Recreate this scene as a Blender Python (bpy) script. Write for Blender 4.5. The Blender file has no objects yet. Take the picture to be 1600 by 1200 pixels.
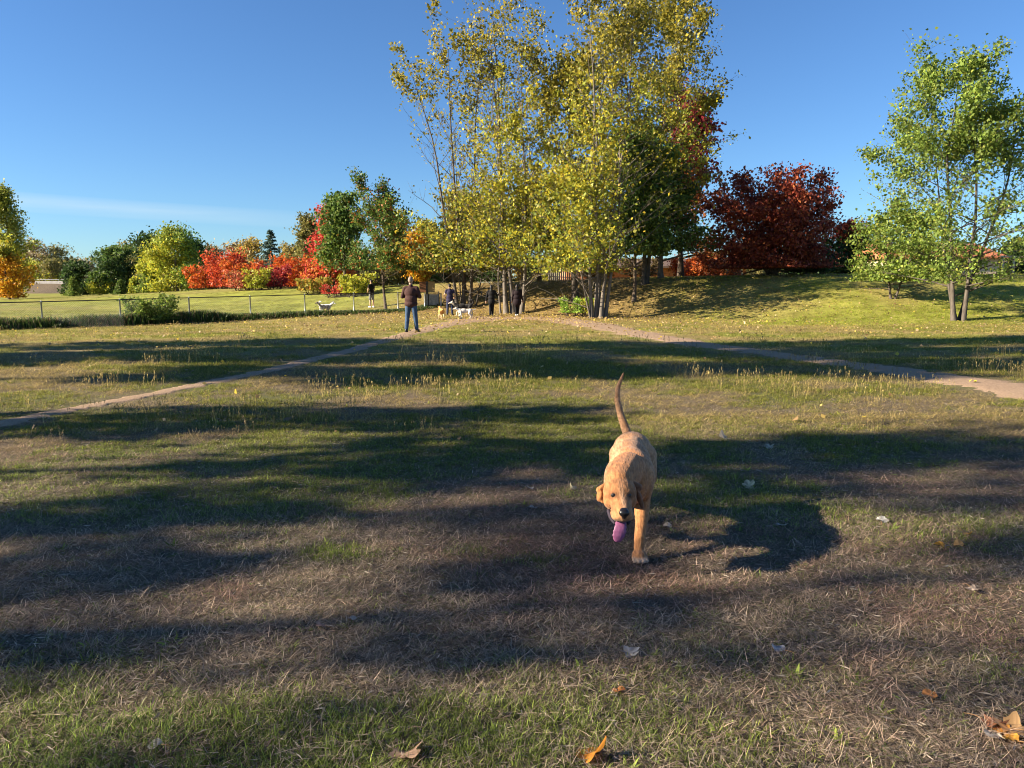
import bpy, math, random
import numpy as np
from mathutils import Vector, Matrix

R = math.radians
SC = bpy.context.scene
COL = SC.collection

# ------------------------------------------------------------------ camera, sky, sun, exposure
CAM_H, PITCH, FPX = 1.5, R(7.36), 1200.0
cam = bpy.data.cameras.new('camera')
cam.sensor_width = 36.0
cam.lens = 36.0 * FPX / 1600.0
cam.clip_start, cam.clip_end = 0.05, 6000
co = bpy.data.objects.new('camera', cam)
COL.objects.link(co)
co.location = (0, 0, CAM_H)
co.rotation_euler = (math.pi / 2 - PITCH, 0, 0)
SC.camera = co

SUN_EL, SUN_AZ = R(23.0), R(10.0)          # the sun stands on the left, a little behind the camera
SUN_TO = Vector((math.cos(SUN_AZ) * math.cos(SUN_EL), math.sin(SUN_AZ) * math.cos(SUN_EL), -math.sin(SUN_EL)))
sl = bpy.data.lights.new('sun', 'SUN')
sl.energy = 5.0
sl.angle = R(0.5)
sl.color = (1.0, 0.86, 0.66)
so = bpy.data.objects.new('sun', sl)
COL.objects.link(so)
so.rotation_euler = SUN_TO.to_track_quat('-Z', 'Y').to_euler()
so.location = (-30, -5, 20)

world = bpy.data.worlds.new('World')
SC.world = world
world.use_nodes = True
wn, wl = world.node_tree.nodes, world.node_tree.links
wn.clear()
w_out = wn.new('ShaderNodeOutputWorld')
w_bg = wn.new('ShaderNodeBackground')
w_bg.inputs['Strength'].default_value = 0.077
sky = wn.new('ShaderNodeTexSky')
sky.sky_type = 'NISHITA'
sky.sun_disc = False
sky.sun_elevation = SUN_EL
sky.sun_rotation = R(270) - SUN_AZ
sky.air_density = 1.0
sky.dust_density = 0.0
sky.ozone_density = 2.2
# a thin streak of cirrus low in the sky
tc = wn.new('ShaderNodeTexCoord')
sep = wn.new('ShaderNodeSeparateXYZ')
wl.new(tc.outputs['Generated'], sep.inputs[0])
def wmath(op, a, b=None, c=None):
    n = wn.new('ShaderNodeMath'); n.operation = op
    for i, v in enumerate((a, b, c)):
        if v is None: continue
        if isinstance(v, (int, float)): n.inputs[i].default_value = v
        else: wl.new(v, n.inputs[i])
    return n.outputs[0]
mp = wn.new('ShaderNodeMapping'); mp.inputs['Scale'].default_value = (3.0, 3.0, 60.0)
wl.new(tc.outputs['Generated'], mp.inputs[0])
nz = wn.new('ShaderNodeTexNoise'); nz.inputs['Scale'].default_value = 1.6; nz.inputs['Detail'].default_value = 5
wl.new(mp.outputs[0], nz.inputs['Vector'])
zc = wmath('ADD', sep.outputs['Z'], wmath('MULTIPLY', sep.outputs['X'], 0.035))
dev = wmath('ABSOLUTE', wmath('SUBTRACT', zc, 0.070))
band = wmath('MAXIMUM', wmath('SUBTRACT', 1.0, wmath('DIVIDE', dev, 0.011)), 0.0)
side = wn.new('ShaderNodeMapRange'); side.inputs['From Min'].default_value = -0.12; side.inputs['From Max'].default_value = -0.42
wl.new(sep.outputs['X'], side.inputs['Value'])
front = wn.new('ShaderNodeMapRange'); front.inputs['From Min'].default_value = 0.3; front.inputs['From Max'].default_value = 0.7
wl.new(sep.outputs['Y'], front.inputs['Value'])
cl = wmath('MULTIPLY', wmath('MULTIPLY', wmath('POWER', band, 0.6), wmath('MULTIPLY', side.outputs[0], front.outputs[0])), wmath('MULTIPLY', nz.outputs['Fac'], 0.38))
mixw = wn.new('ShaderNodeMix'); mixw.data_type = 'RGBA'
wl.new(cl, mixw.inputs['Factor'])
wl.new(sky.outputs[0], mixw.inputs['A'])
mixw.inputs['B'].default_value = (12.0, 8.6, 6.0, 1)
cool = wn.new('ShaderNodeMix'); cool.data_type = 'RGBA'; cool.blend_type = 'MULTIPLY'; cool.inputs['Factor'].default_value = 1.0
wl.new(mixw.outputs['Result'], cool.inputs['A']); cool.inputs['B'].default_value = (0.315, 0.465, 0.655, 1)
wl.new(cool.outputs['Result'], w_bg.inputs['Color'])
wl.new(w_bg.outputs[0], w_out.inputs[0])

SC.view_settings.view_transform = 'Standard'
SC.view_settings.look = 'None'
SC.view_settings.exposure = 1.75
SC.view_settings.gamma = 1.0
SC.view_settings.use_curve_mapping = False
SC.cycles.filter_width = 1.05
SC.cycles.max_bounces = 6
SC.cycles.diffuse_bounces = 3
SC.cycles.transmission_bounces = 4

# ------------------------------------------------------------------ helpers
def tag(o, label=None, cat=None, group=None, kind=None):
    if label: o['label'] = label
    if cat: o['category'] = cat
    if group: o['group'] = group
    if kind: o['kind'] = kind
    return o

def empty(name, loc=(0, 0, 0), rz=0.0):
    o = bpy.data.objects.new(name, None)
    COL.objects.link(o)
    o.location = loc
    o.rotation_euler = (0, 0, rz)
    return o

def link_mesh(name, me, mat=None, parent=None, loc=None):
    o = bpy.data.objects.new(name, me)
    COL.objects.link(o)
    if mat is not None and len(me.materials) == 0: me.materials.append(mat)
    if parent is not None: o.parent = parent
    if loc is not None: o.location = loc
    return o

def mesh_np(name, verts, faces, smooth=False, colors=None, floats=None):
    """verts (n,3); faces: array (m,k) or a list of tuples."""
    me = bpy.data.meshes.new(name)
    verts = np.asarray(verts, dtype=np.float32)
    if isinstance(faces, np.ndarray):
        m, k = faces.shape
        me.vertices.add(len(verts)); me.vertices.foreach_set('co', verts.ravel())
        me.loops.add(m * k); me.loops.foreach_set('vertex_index', faces.astype(np.int32).ravel())
        me.polygons.add(m)
        me.polygons.foreach_set('loop_start', np.arange(0, m * k, k, dtype=np.int32))
        me.polygons.foreach_set('loop_total', np.full(m, k, dtype=np.int32))
        me.update(calc_edges=True)
    else:
        me.from_pydata([tuple(v) for v in verts], [], faces)
    if smooth: me.polygons.foreach_set('use_smooth', np.ones(len(me.polygons), dtype=bool))
    if colors is not None:
        for nm, c in colors.items():
            a = me.attributes.new(nm, 'FLOAT_COLOR', 'POINT')
            cc = np.ones((len(verts), 4), dtype=np.float32); cc[:, :3] = c
            a.data.foreach_set('color', cc.ravel())
    if floats is not None:
        for nm, c in floats.items():
            a = me.attributes.new(nm, 'FLOAT', 'POINT')
            a.data.foreach_set('value', np.asarray(c, dtype=np.float32))
    me.update()
    return me

class MB:
    """collects tubes, boxes and prisms for one mesh"""
    def __init__(s): s.v, s.f, s.n = [], [], 0
    def add(s, v, f):
        s.v.append(np.asarray(v, float)); s.f += [tuple(int(i) + s.n for i in q) for q in f]; s.n += len(v)
    def tube(s, pts, rad, sides=6, cap=True):
        pts = np.asarray(pts, float); n = len(pts)
        rad = np.broadcast_to(np.asarray(rad, float), (n,))
        t = np.gradient(pts, axis=0); t /= np.linalg.norm(t, axis=1)[:, None] + 1e-9
        ref = np.array([0.0, 0, 1.0]) if abs(t[:, 2]).mean() < 0.8 else np.array([1.0, 0.13, 0])
        a = np.cross(t, ref); a /= np.linalg.norm(a, axis=1)[:, None] + 1e-9
        b = np.cross(t, a)
        th = np.linspace(0, 2 * math.pi, sides, endpoint=False)
        v = (pts[:, None] + rad[:, None, None] * (a[:, None] * np.cos(th)[None, :, None] + b[:, None] * np.sin(th)[None, :, None])).reshape(-1, 3)
        f = []
        for i in range(n - 1):
            for j in range(sides):
                k = (j + 1) % sides
                f.append((i * sides + j, i * sides + k, (i + 1) * sides + k, (i + 1) * sides + j))
        if cap:
            f.append(tuple(range(sides))); f.append(tuple((n - 1) * sides + j for j in reversed(range(sides))))
        s.add(v, f)
    def box(s, c, size, rz=0.0):
        x, y, z = (q / 2 for q in size)
        v = np.array([(-x, -y, -z), (x, -y, -z), (x, y, -z), (-x, y, -z), (-x, -y, z), (x, -y, z), (x, y, z), (-x, y, z)])
        ca, sa = math.cos(rz), math.sin(rz)
        v = np.stack([v[:, 0] * ca - v[:, 1] * sa, v[:, 0] * sa + v[:, 1] * ca, v[:, 2]], 1) + np.array(c)
        s.add(v, [(0, 3, 2, 1), (4, 5, 6, 7), (0, 1, 5, 4), (1, 2, 6, 5), (2, 3, 7, 6), (3, 0, 4, 7)])
    def mesh(s, name, smooth=False):
        return mesh_np(name, np.concatenate(s.v), s.f, smooth)
    def build(s, name, mat, parent=None, smooth=False):
        return link_mesh(name, s.mesh(name, smooth), mat, parent)

def hash2(ix, iy, seed):
    h = (ix.astype(np.int64) * 374761393 + iy.astype(np.int64) * 668265263 + seed * 974634777) & 0x7fffffff
    h = ((h ^ (h >> 13)) * 1274126177) & 0x7fffffff
    return ((h ^ (h >> 16)) & 0xffffff) / float(0xffffff)

def vnoise(x, y, scale, seed=0):
    x = np.asarray(x, float) / scale; y = np.asarray(y, float) / scale
    ix, iy = np.floor(x), np.floor(y); fx, fy = x - ix, y - iy
    fx = fx * fx * (3 - 2 * fx); fy = fy * fy * (3 - 2 * fy)
    ix, iy = ix.astype(np.int64), iy.astype(np.int64)
    a, b = hash2(ix, iy, seed), hash2(ix + 1, iy, seed)
    c, d = hash2(ix, iy + 1, seed), hash2(ix + 1, iy + 1, seed)
    return (a * (1 - fx) + b * fx) * (1 - fy) + (c * (1 - fx) + d * fx) * fy

def fnoise(x, y, scale, seed=0):
    return 0.55 * vnoise(x, y, scale, seed) + 0.3 * vnoise(x, y, scale * .45, seed + 7) + 0.15 * vnoise(x, y, scale * .2, seed + 13)

def S(x, a, b):
    t = np.clip((np.asarray(x, float) - a) / (b - a), 0, 1)
    return t * t * (3 - 2 * t)

# ------------------------------------------------------------------ materials
def new_mat(name):
    m = bpy.data.materials.new(name); m.use_nodes = True
    nt = m.node_tree; nt.nodes.clear()
    out = nt.nodes.new('ShaderNodeOutputMaterial')
    return m, nt, out

def lnk(nt, a, b): nt.links.new(a, b)

def simple_mat(name, col, rough=0.7, var=0.25, scale=8.0, bump=0.2, metal=0.0, detail=4.0, stretch=None, spec=0.3):
    m, nt, out = new_mat(name)
    p = nt.nodes.new('ShaderNodeBsdfPrincipled')
    p.inputs['Roughness'].default_value = rough
    p.inputs['Metallic'].default_value = metal
    p.inputs['Specular IOR Level'].default_value = spec
    t = nt.nodes.new('ShaderNodeTexCoord')
    mapn = nt.nodes.new('ShaderNodeMapping')
    if stretch: mapn.inputs['Scale'].default_value = stretch
    lnk(nt, t.outputs['Object'], mapn.inputs[0])
    n = nt.nodes.new('ShaderNodeTexNoise'); n.inputs['Scale'].default_value = scale; n.inputs['Detail'].default_value = detail
    lnk(nt, mapn.outputs[0], n.inputs['Vector'])
    r = nt.nodes.new('ShaderNodeValToRGB')
    r.color_ramp.elements[0].position = 0.3; r.color_ramp.elements[1].position = 0.72
    r.color_ramp.elements[0].color = tuple(c * (1 - var) for c in col) + (1,)
    r.color_ramp.elements[1].color = tuple(min(1, c * (1 + var)) for c in col) + (1,)
    lnk(nt, n.outputs['Fac'], r.inputs[0]); lnk(nt, r.outputs[0], p.inputs['Base Color'])
    if bump:
        b = nt.nodes.new('ShaderNodeBump'); b.inputs['Strength'].default_value = bump; b.inputs['Distance'].default_value = 0.02
        lnk(nt, n.outputs['Fac'], b.inputs['Height']); lnk(nt, b.outputs[0], p.inputs['Normal'])
    lnk(nt, p.outputs[0], out.inputs[0])
    return m

def leaf_mat(name='leaf_surface', transl=0.42, attr='tint'):
    m, nt, out = new_mat(name)
    a = nt.nodes.new('ShaderNodeAttribute'); a.attribute_name = attr
    p = nt.nodes.new('ShaderNodeBsdfPrincipled'); p.inputs['Roughness'].default_value = 0.5
    p.inputs['Specular IOR Level'].default_value = 0.25
    t = nt.nodes.new('ShaderNodeBsdfTranslucent')
    mx = nt.nodes.new('ShaderNodeMixShader'); mx.inputs[0].default_value = transl
    lnk(nt, a.outputs['Color'], p.inputs['Base Color']); lnk(nt, a.outputs['Color'], t.inputs['Color'])
    lnk(nt, p.outputs[0], mx.inputs[1]); lnk(nt, t.outputs[0], mx.inputs[2]); lnk(nt, mx.outputs[0], out.inputs[0])
    return m

LEAF = leaf_mat()
BARK_PALE = simple_mat('pale_bark', (0.14, 0.12, 0.10), 0.9, 0.45, 6, 0.6, stretch=(3, 3, 0.6))
BARK_DARK = simple_mat('dark_bark', (0.10, 0.075, 0.055), 0.9, 0.45, 6, 0.6, stretch=(3, 3, 0.6))
BARK_GREY = simple_mat('grey_bark', (0.09, 0.075, 0.062), 0.9, 0.45, 6, 0.6, stretch=(3, 3, 0.6))
STEEL = simple_mat('galvanised_steel', (0.42, 0.43, 0.43), 0.45, 0.15, 20, 0.05, metal=0.6)

# ------------------------------------------------------------------ terrain
def gz_raw(x, y):
    x = np.asarray(x, float); y = np.asarray(y, float)
    z = -0.30 * S(y, 12, 30) * (0.30 + 0.70 * S(-x, 4, 17))
    Bn = np.interp(x, [-60, -30, -12, 1, 6, 16, 40], [60, 54, 47, 41, 37, 29.5, 26])
    Wd = np.interp(x, [-60, -30, -12, 1, 6, 16, 40], [40, 24, 16, 8, 9, 13, 15])
    Am = np.interp(x, [-75, -52, -30, -12, 0, 8, 16, 40], [0.05, 0.4, 1.35, 1.6, 1.75, 2.0, 2.1, 2.2])
    z = z + Am * S(y, Bn, Bn + Wd)
    z = z - 1.3 * S(y, Bn + Wd + 4, Bn + Wd + 16) * S(x, -2, 5)
    r = np.sqrt(x * x + y * y)
    z = z + 0.05 * (fnoise(x, y, 2.6, 3) - 0.5) * np.exp(-r / 14) + 0.10 * (vnoise(x, y, 9, 5) - 0.5) * S(r, 3, 12) * (1 - S(r, 60, 120))
    return z

tx = np.linspace(-math.asinh(600 / 3.0), math.asinh(600 / 3.0), 261)
GX = 3.0 * np.sinh(tx)
ty = np.linspace(-math.asinh(80 / 4.0), math.asinh(1800 / 4.0), 261)
GY = 4.0 + 4.0 * np.sinh(ty)
GXX, GYY = np.meshgrid(GX, GY)
GZZ = gz_raw(GXX, GYY)

def gz(x, y):
    x = np.asarray(x, float); y = np.asarray(y, float)
    i = np.clip(np.searchsorted(GX, x) - 1, 0, len(GX) - 2); j = np.clip(np.searchsorted(GY, y) - 1, 0, len(GY) - 2)
    fx = (x - GX[i]) / (GX[i + 1] - GX[i]); fy = (y - GY[j]) / (GY[j + 1] - GY[j])
    return (GZZ[j, i] * (1 - fx) + GZZ[j, i + 1] * fx) * (1 - fy) + (GZZ[j + 1, i] * (1 - fx) + GZZ[j + 1, i + 1] * fx) * fy

def ray(px, py):
    u, v = (px - 800) / FPX, (600 - py) / FPX
    d = np.array([u, math.cos(PITCH) + v * math.sin(PITCH), -math.sin(PITCH) + v * math.cos(PITCH)])
    return d / d[1]
def at(px, py, Y):
    """the point that stands Y metres ahead in the direction of photo pixel (px, py)"""
    d = ray(px, py) * Y
    return np.array([d[0], Y, CAM_H + d[2]])
def on_ground(px, py):
    d = ray(px, py); y = 1.5
    while y < 160:
        if CAM_H + d[2] * y <= gz(d[0] * y, y): break
        y += 0.02 if y < 20 else 0.06
    return np.array([d[0] * y, y, float(gz(d[0] * y, y))])
def foot(px, Y):
    x = ray(px, 480)[0] * Y
    return np.array([x, Y, float(gz(x, Y))])

# paths as polylines on the ground
def smooth_line(pts, n):
    pts = np.asarray(pts, float); t = np.arange(len(pts)); tt = np.linspace(0, len(pts) - 1, n)
    out = np.stack([np.interp(tt, t, pts[:, k]) for k in range(pts.shape[1])], 1)
    for _ in range(int(n / len(pts))):
        out[1:-1] = 0.25 * out[:-2] + 0.5 * out[1:-1] + 0.25 * out[2:]
    return out
P_LEFT = [on_ground(*p)[:2] for p in [(-160, 695), (10, 660), (110, 640), (210, 622), (320, 600), (430, 577), (540, 550), (600, 533), (650, 519), (700, 506), (748, 498.5)]]
P_RIGHT = [on_ground(*p)[:2] for p in [(1900, 655), (1600, 611), (1480, 592), (1380, 576), (1270, 562), (1170, 548), (1070, 535), (990, 520), (930, 508), (870, 499), (800, 497), (735, 497)]]
W_LEFT = [.25, .2, .16, .17, .18, .2, .22, .28, .4, .7, 1.2]
W_RIGHT = [.85, .72, .6, .52, .5, .55, .6, .75, .95, 1.3, 1.7, 1.9]
LINE_L = smooth_line(np.c_[np.array(P_LEFT), W_LEFT], 220)
LINE_R = smooth_line(np.c_[np.array(P_RIGHT), W_RIGHT], 240)

def path_dist(x, y):
    """distance to the path edge (negative inside)"""
    out = np.full(np.shape(x), 1e9)
    for L in (LINE_L, LINE_R):
        for k in range(0, len(L), 2):
            out = np.minimum(out, np.hypot(x - L[k, 0], y - L[k, 1]) - L[k, 2])
    return out

def green_at(x, y):
    """0 = dry straw, 1 = green turf"""
    n = fnoise(x, y, 1.7, 21) * 0.5 + fnoise(x, y, 0.6, 33) * 0.3 + fnoise(x, y, 6.0, 41) * 0.2
    g = S(n, 0.40, 0.62)
    near = S(y, 6.4, 2.9)
    base = 0.40 * g + 0.40 * S(-y, -2.95, -2.5) * S(-x, -.9, -.1) * S(x, -2.2, -1.2) * S(n, .43, .58) + 0.68 * S(y, 4.5, 6.0) * (1 - S(y, 24, 32)) * g
    base = base * (1 - 0.6 * S(y, 2.8, 3.1) * S(-y, -5.0, -4.1))
    for cx, cy, rx, ry, a in ((-0.25, 2.35, 0.55, 0.32, 1.0), (-1.35, 2.35, 0.8, 0.35, .8), (0.35, 2.5, .45, .3, .7), (-1.0, 4.15, .22, .16, 1.0), (-0.27, 4.2, .09, .07, 1.0),
                              (1.1, 5.6, .6, .4, .6), (0.15, 4.05, .3, .12, .6), (2.3, 8, 2.5, 1.0, .5), (-3, 6, 2.0, .8, .5), (3, 4.6, 1.2, .6, .5)):
        base = np.maximum(base, a * np.exp(-((x - cx) / rx) ** 2 - ((y - cy) / ry) ** 2) * (0.7 + 0.5 * n))
    hill = S(y, 27, 33) * S(x, 4, 11)
    base = np.maximum(base, hill * (0.35 + .6 * S(fnoise(x, y, 3, 9), .3, .6)))
    beyond = S(y - (31.7 + (x + 19.34) * 1.033), .3, 2.5) * S(-x, 3, 8)
    base = np.maximum(base, beyond * (.45 + .5 * S(fnoise(x, y, 7, 15), .35, .6)))
    return np.clip(base, 0, 1)

def litter_at(x, y):
    """how thickly fallen leaves lie"""
    a = np.exp(-((x - 4) / 7.5) ** 2 - ((y - 41) / 7.0) ** 2)
    b = np.exp(-((x + 4) / 5.0) ** 2 - ((y - 48) / 6) ** 2)
    return np.clip(a + b, 0, 1)

# ground sheet
ny, nx = GXX.shape
idx = np.arange(nx * ny).reshape(ny, nx)
gf = np.stack([idx[:-1, :-1], idx[:-1, 1:], idx[1:, 1:], idx[1:, :-1]], -1).reshape(-1, 4)
gv = np.stack([GXX, GYY, GZZ], -1).reshape(-1, 3)
g_green = green_at(gv[:, 0], gv[:, 1])
g_lit = litter_at(gv[:, 0], gv[:, 1])
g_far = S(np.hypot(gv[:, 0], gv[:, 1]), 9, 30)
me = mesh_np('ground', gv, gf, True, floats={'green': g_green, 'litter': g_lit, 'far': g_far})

m, nt, out = new_mat('meadow_ground')
N = nt.nodes.new
geo = N('ShaderNodeNewGeometry')
def noise_node(scale, detail=6, rough=.6):
    n = N('ShaderNodeTexNoise'); n.inputs['Scale'].default_value = scale; n.inputs['Detail'].default_value = detail; n.inputs['Roughness'].default_value = rough
    lnk(nt, geo.outputs['Position'], n.inputs['Vector']); return n.outputs['Fac']
def ramp(inp, stops):
    r = N('ShaderNodeValToRGB'); cr = r.color_ramp
    while len(cr.elements) < len(stops): cr.elements.new(.5)
    for e, (p, c) in zip(cr.elements, stops): e.position = p; e.color = (*c, 1)
    lnk(nt, inp, r.inputs[0]); return r.outputs[0]
def mixc(f, a, b, mode='MIX'):
    n = N('ShaderNodeMix'); n.data_type = 'RGBA'; n.blend_type = mode
    if isinstance(f, float): n.inputs['Factor'].default_value = f
    else: lnk(nt, f, n.inputs['Factor'])
    lnk(nt, a, n.inputs['A']); lnk(nt, b, n.inputs['B']); return n.outputs['Result']
def attr(nm):
    a = N('ShaderNodeAttribute'); a.attribute_name = nm; return a.outputs['Fac']
def mathn(op, a, b):
    n = N('ShaderNodeMath'); n.operation = op; n.use_clamp = True
    for i, v in enumerate((a, b)):
        if isinstance(v, float): n.inputs[i].default_value = v
        else: lnk(nt, v, n.inputs[i])
    return n.outputs[0]
fine = noise_node(26, 8, .7); tiny = noise_node(120, 6, .75); mid = noise_node(3.2, 6); big = noise_node(.35, 4)
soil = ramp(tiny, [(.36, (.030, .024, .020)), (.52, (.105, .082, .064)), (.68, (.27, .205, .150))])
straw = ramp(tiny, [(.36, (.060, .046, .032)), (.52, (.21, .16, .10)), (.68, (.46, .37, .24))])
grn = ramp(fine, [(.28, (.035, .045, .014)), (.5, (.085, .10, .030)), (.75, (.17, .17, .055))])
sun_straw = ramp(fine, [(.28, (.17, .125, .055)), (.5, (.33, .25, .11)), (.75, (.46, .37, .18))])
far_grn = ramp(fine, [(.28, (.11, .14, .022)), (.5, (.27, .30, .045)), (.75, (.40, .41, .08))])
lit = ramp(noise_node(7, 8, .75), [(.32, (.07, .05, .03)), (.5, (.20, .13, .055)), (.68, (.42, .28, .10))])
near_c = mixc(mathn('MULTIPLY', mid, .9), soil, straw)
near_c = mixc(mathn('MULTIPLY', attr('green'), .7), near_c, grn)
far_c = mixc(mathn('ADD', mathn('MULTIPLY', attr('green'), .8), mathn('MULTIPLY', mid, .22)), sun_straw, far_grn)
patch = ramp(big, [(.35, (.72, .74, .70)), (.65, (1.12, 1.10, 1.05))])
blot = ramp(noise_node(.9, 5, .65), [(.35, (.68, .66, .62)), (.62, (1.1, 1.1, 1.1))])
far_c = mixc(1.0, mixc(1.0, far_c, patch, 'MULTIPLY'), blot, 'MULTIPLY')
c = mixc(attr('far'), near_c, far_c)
c = mixc(mathn('MULTIPLY', attr('litter'), mathn('ADD', mid, .25)), c, lit)
bs = N('ShaderNodeBsdfPrincipled'); bs.inputs['Roughness'].default_value = .95; bs.inputs['Specular IOR Level'].default_value = .1
lnk(nt, c, bs.inputs['Base Color'])
bmp = N('ShaderNodeBump'); bmp.inputs['Strength'].default_value = .7; bmp.inputs['Distance'].default_value = .06
lnk(nt, fine, bmp.inputs['Height']); lnk(nt, bmp.outputs[0], bs.inputs['Normal'])
lnk(nt, bs.outputs[0], out.inputs[0])
GROUND_MAT = m
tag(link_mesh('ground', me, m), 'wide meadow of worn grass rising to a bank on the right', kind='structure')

# paths
m, nt, out = new_mat('trodden_dirt')
N = nt.nodes.new
geo = N('ShaderNodeNewGeometry')
pf = noise_node(42, 8, .75); pm = noise_node(1.8, 5)
pc = mixc(mathn('MULTIPLY', pm, .8), ramp(pf, [(.3, (.13, .085, .055)), (.5, (.30, .205, .135)), (.68, (.48, .35, .24))]), ramp(pf, [(.3, (.20, .135, .085)), (.5, (.38, .27, .18)), (.7, (.54, .40, .28))]))
bs = N('ShaderNodeBsdfPrincipled'); bs.inputs['Roughness'].default_value = .95; bs.inputs['Specular IOR Level'].default_value = .1
lnk(nt, pc, bs.inputs['Base Color'])
bmp = N('ShaderNodeBump'); bmp.inputs['Strength'].default_value = .5; bmp.inputs['Distance'].default_value = .03
lnk(nt, pf, bmp.inputs['Height']); lnk(nt, bmp.outputs[0], bs.inputs['Normal'])
lnk(nt, bs.outputs[0], out.inputs[0])
DIRT = m
def path_strip(L, label, lift):
    d = np.gradient(L[:, :2], axis=0); d /= np.linalg.norm(d, axis=1)[:, None]
    nrm = np.c_[-d[:, 1], d[:, 0]]; K = 9
    s = np.linspace(-1, 1, K); v = []
    for k in range(K):
        w = L[:, 2] * (1.0 + 0.55 * (vnoise(np.arange(len(L)) * .6, np.full(len(L), k > K / 2) * 50.0, 2.0, 77) - .5) + .5 * (vnoise(np.arange(len(L)) * 1.0, np.full(len(L), 9.0 * (k > K / 2)), 1.0, 78) - .5))
        p = L[:, :2] + nrm * (s[k] * w)[:, None]
        z = gz(p[:, 0], p[:, 1]) + lift * (1 - s[k] ** 4) - 0.012 * (abs(s[k]) > .99)
        v.append(np.c_[p, z])
    v = np.stack(v, 1).reshape(-1, 3); n = len(L)
    ii = np.arange(n * K).reshape(n, K)
    f = np.stack([ii[:-1, :-1], ii[:-1, 1:], ii[1:, 1:], ii[1:, :-1]], -1).reshape(-1, 4)
    return tag(link_mesh('path', mesh_np('path', v, f, True), DIRT), label, kind='structure')
path_strip(LINE_L, 'narrow trodden dirt path crossing the grass from the left', 0.014)
path_strip(LINE_R, 'broad pinkish dirt path curving off to the right', 0.020)

# ------------------------------------------------------------------ trees
def wander(rng, p, d, L, n, up, jit):
    pts = [np.array(p, float)]; d = np.array(d, float); d /= np.linalg.norm(d)
    for _ in range(n):
        d = d + np.array([0, 0, up]) + rng.normal(0, jit, 3); d /= np.linalg.norm(d)
        pts.append(pts[-1] + d * (L / n))
    return np.array(pts)

def interp_line(pts, t):
    k = t * (len(pts) - 1); i = min(int(k), len(pts) - 2); f = k - i
    return pts[i] * (1 - f) + pts[i + 1] * f, pts[i + 1] - pts[i]

def leaf_cloud(rng, cen, size, cols, flat=0.0, asp=0.72):
    n = len(cen)
    a = rng.normal(size=(n, 3)); a /= np.linalg.norm(a, axis=1)[:, None]
    b = rng.normal(size=(n, 3))
    if flat: a[:, 2] *= (1 - flat); b[:, 2] *= (1 - flat); a /= np.linalg.norm(a, axis=1)[:, None]
    nn = np.cross(a, b); nn /= np.linalg.norm(nn, axis=1)[:, None] + 1e-9
    b = np.cross(nn, a)
    s = (size * np.clip(rng.lognormal(0, .30, n), .45, 1.7))[:, None]
    v = np.stack([cen - a * s * .5, cen - a * s * .05 + b * s * asp * .5 + nn * s * .08, cen + a * s * .5, cen - a * s * .05 - b * s * asp * .5 + nn * s * .08], 1)
    f = np.arange(4 * n).reshape(n, 4)
    return v.reshape(-1, 3), f, np.repeat(cols, 4, axis=0)

def pick_cols(rng, pal, n):
    w = np.array([p[1] for p in pal], float); w /= w.sum()
    c = np.array([p[0] for p in pal])[rng.choice(len(pal), n, p=w)]
    return c

YEL = [((.39, .345, .030), 4), ((.31, .30, .036), 3), ((.21, .245, .036), 3.5), ((.46, .34, .03), 1)]
YELOLV = [((.30, .255, .035), 4), ((.21, .195, .035), 3), ((.40, .32, .035), 3), ((.13, .135, .028), 3)]
YELGRN = [((.38, .40, .045), 3), ((.28, .32, .04), 3), ((.48, .42, .04), 3)]
GRN = [((.09, .15, .030), 4), ((.13, .19, .035), 3), ((.06, .11, .025), 3), ((.20, .23, .04), 1)]
GRNLT = [((.17, .24, .045), 4), ((.22, .28, .05), 3), ((.11, .17, .03), 3), ((.30, .31, .06), 1)]
DKGRN = [((.045, .085, .022), 4), ((.065, .105, .025), 3), ((.03, .06, .018), 3)]
OLIVE = [((.20, .18, .05), 4), ((.26, .22, .07), 3), ((.13, .14, .04), 3)]
TAN = [((.30, .24, .13), 4), ((.22, .17, .10), 3), ((.34, .26, .10), 2)]
RED = [((.50, .075, .030), 4), ((.58, .12, .03), 3), ((.38, .05, .03), 3)]
ORG = [((.54, .13, .024), 4), ((.47, .085, .022), 4), ((.58, .20, .03), 1.5)]
PINKRED = [((.55, .07, .06), 4), ((.48, .05, .04), 3), ((.60, .15, .06), 2)]
CRIM = [((.30, .03, .035), 4), ((.40, .06, .05), 3)]
MAROON = [((.27, .058, .036), 4), ((.35, .088, .040), 3), ((.19, .043, .032), 3), ((.44, .15, .05), 1)]
AMBER = [((.60, .30, .02), 4), ((.62, .38, .03), 3), ((.50, .22, .02), 3)]
BLUEGRN = [((.075, .12, .095), 4), ((.10, .15, .12), 3), ((.05, .085, .07), 3)]

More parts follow.
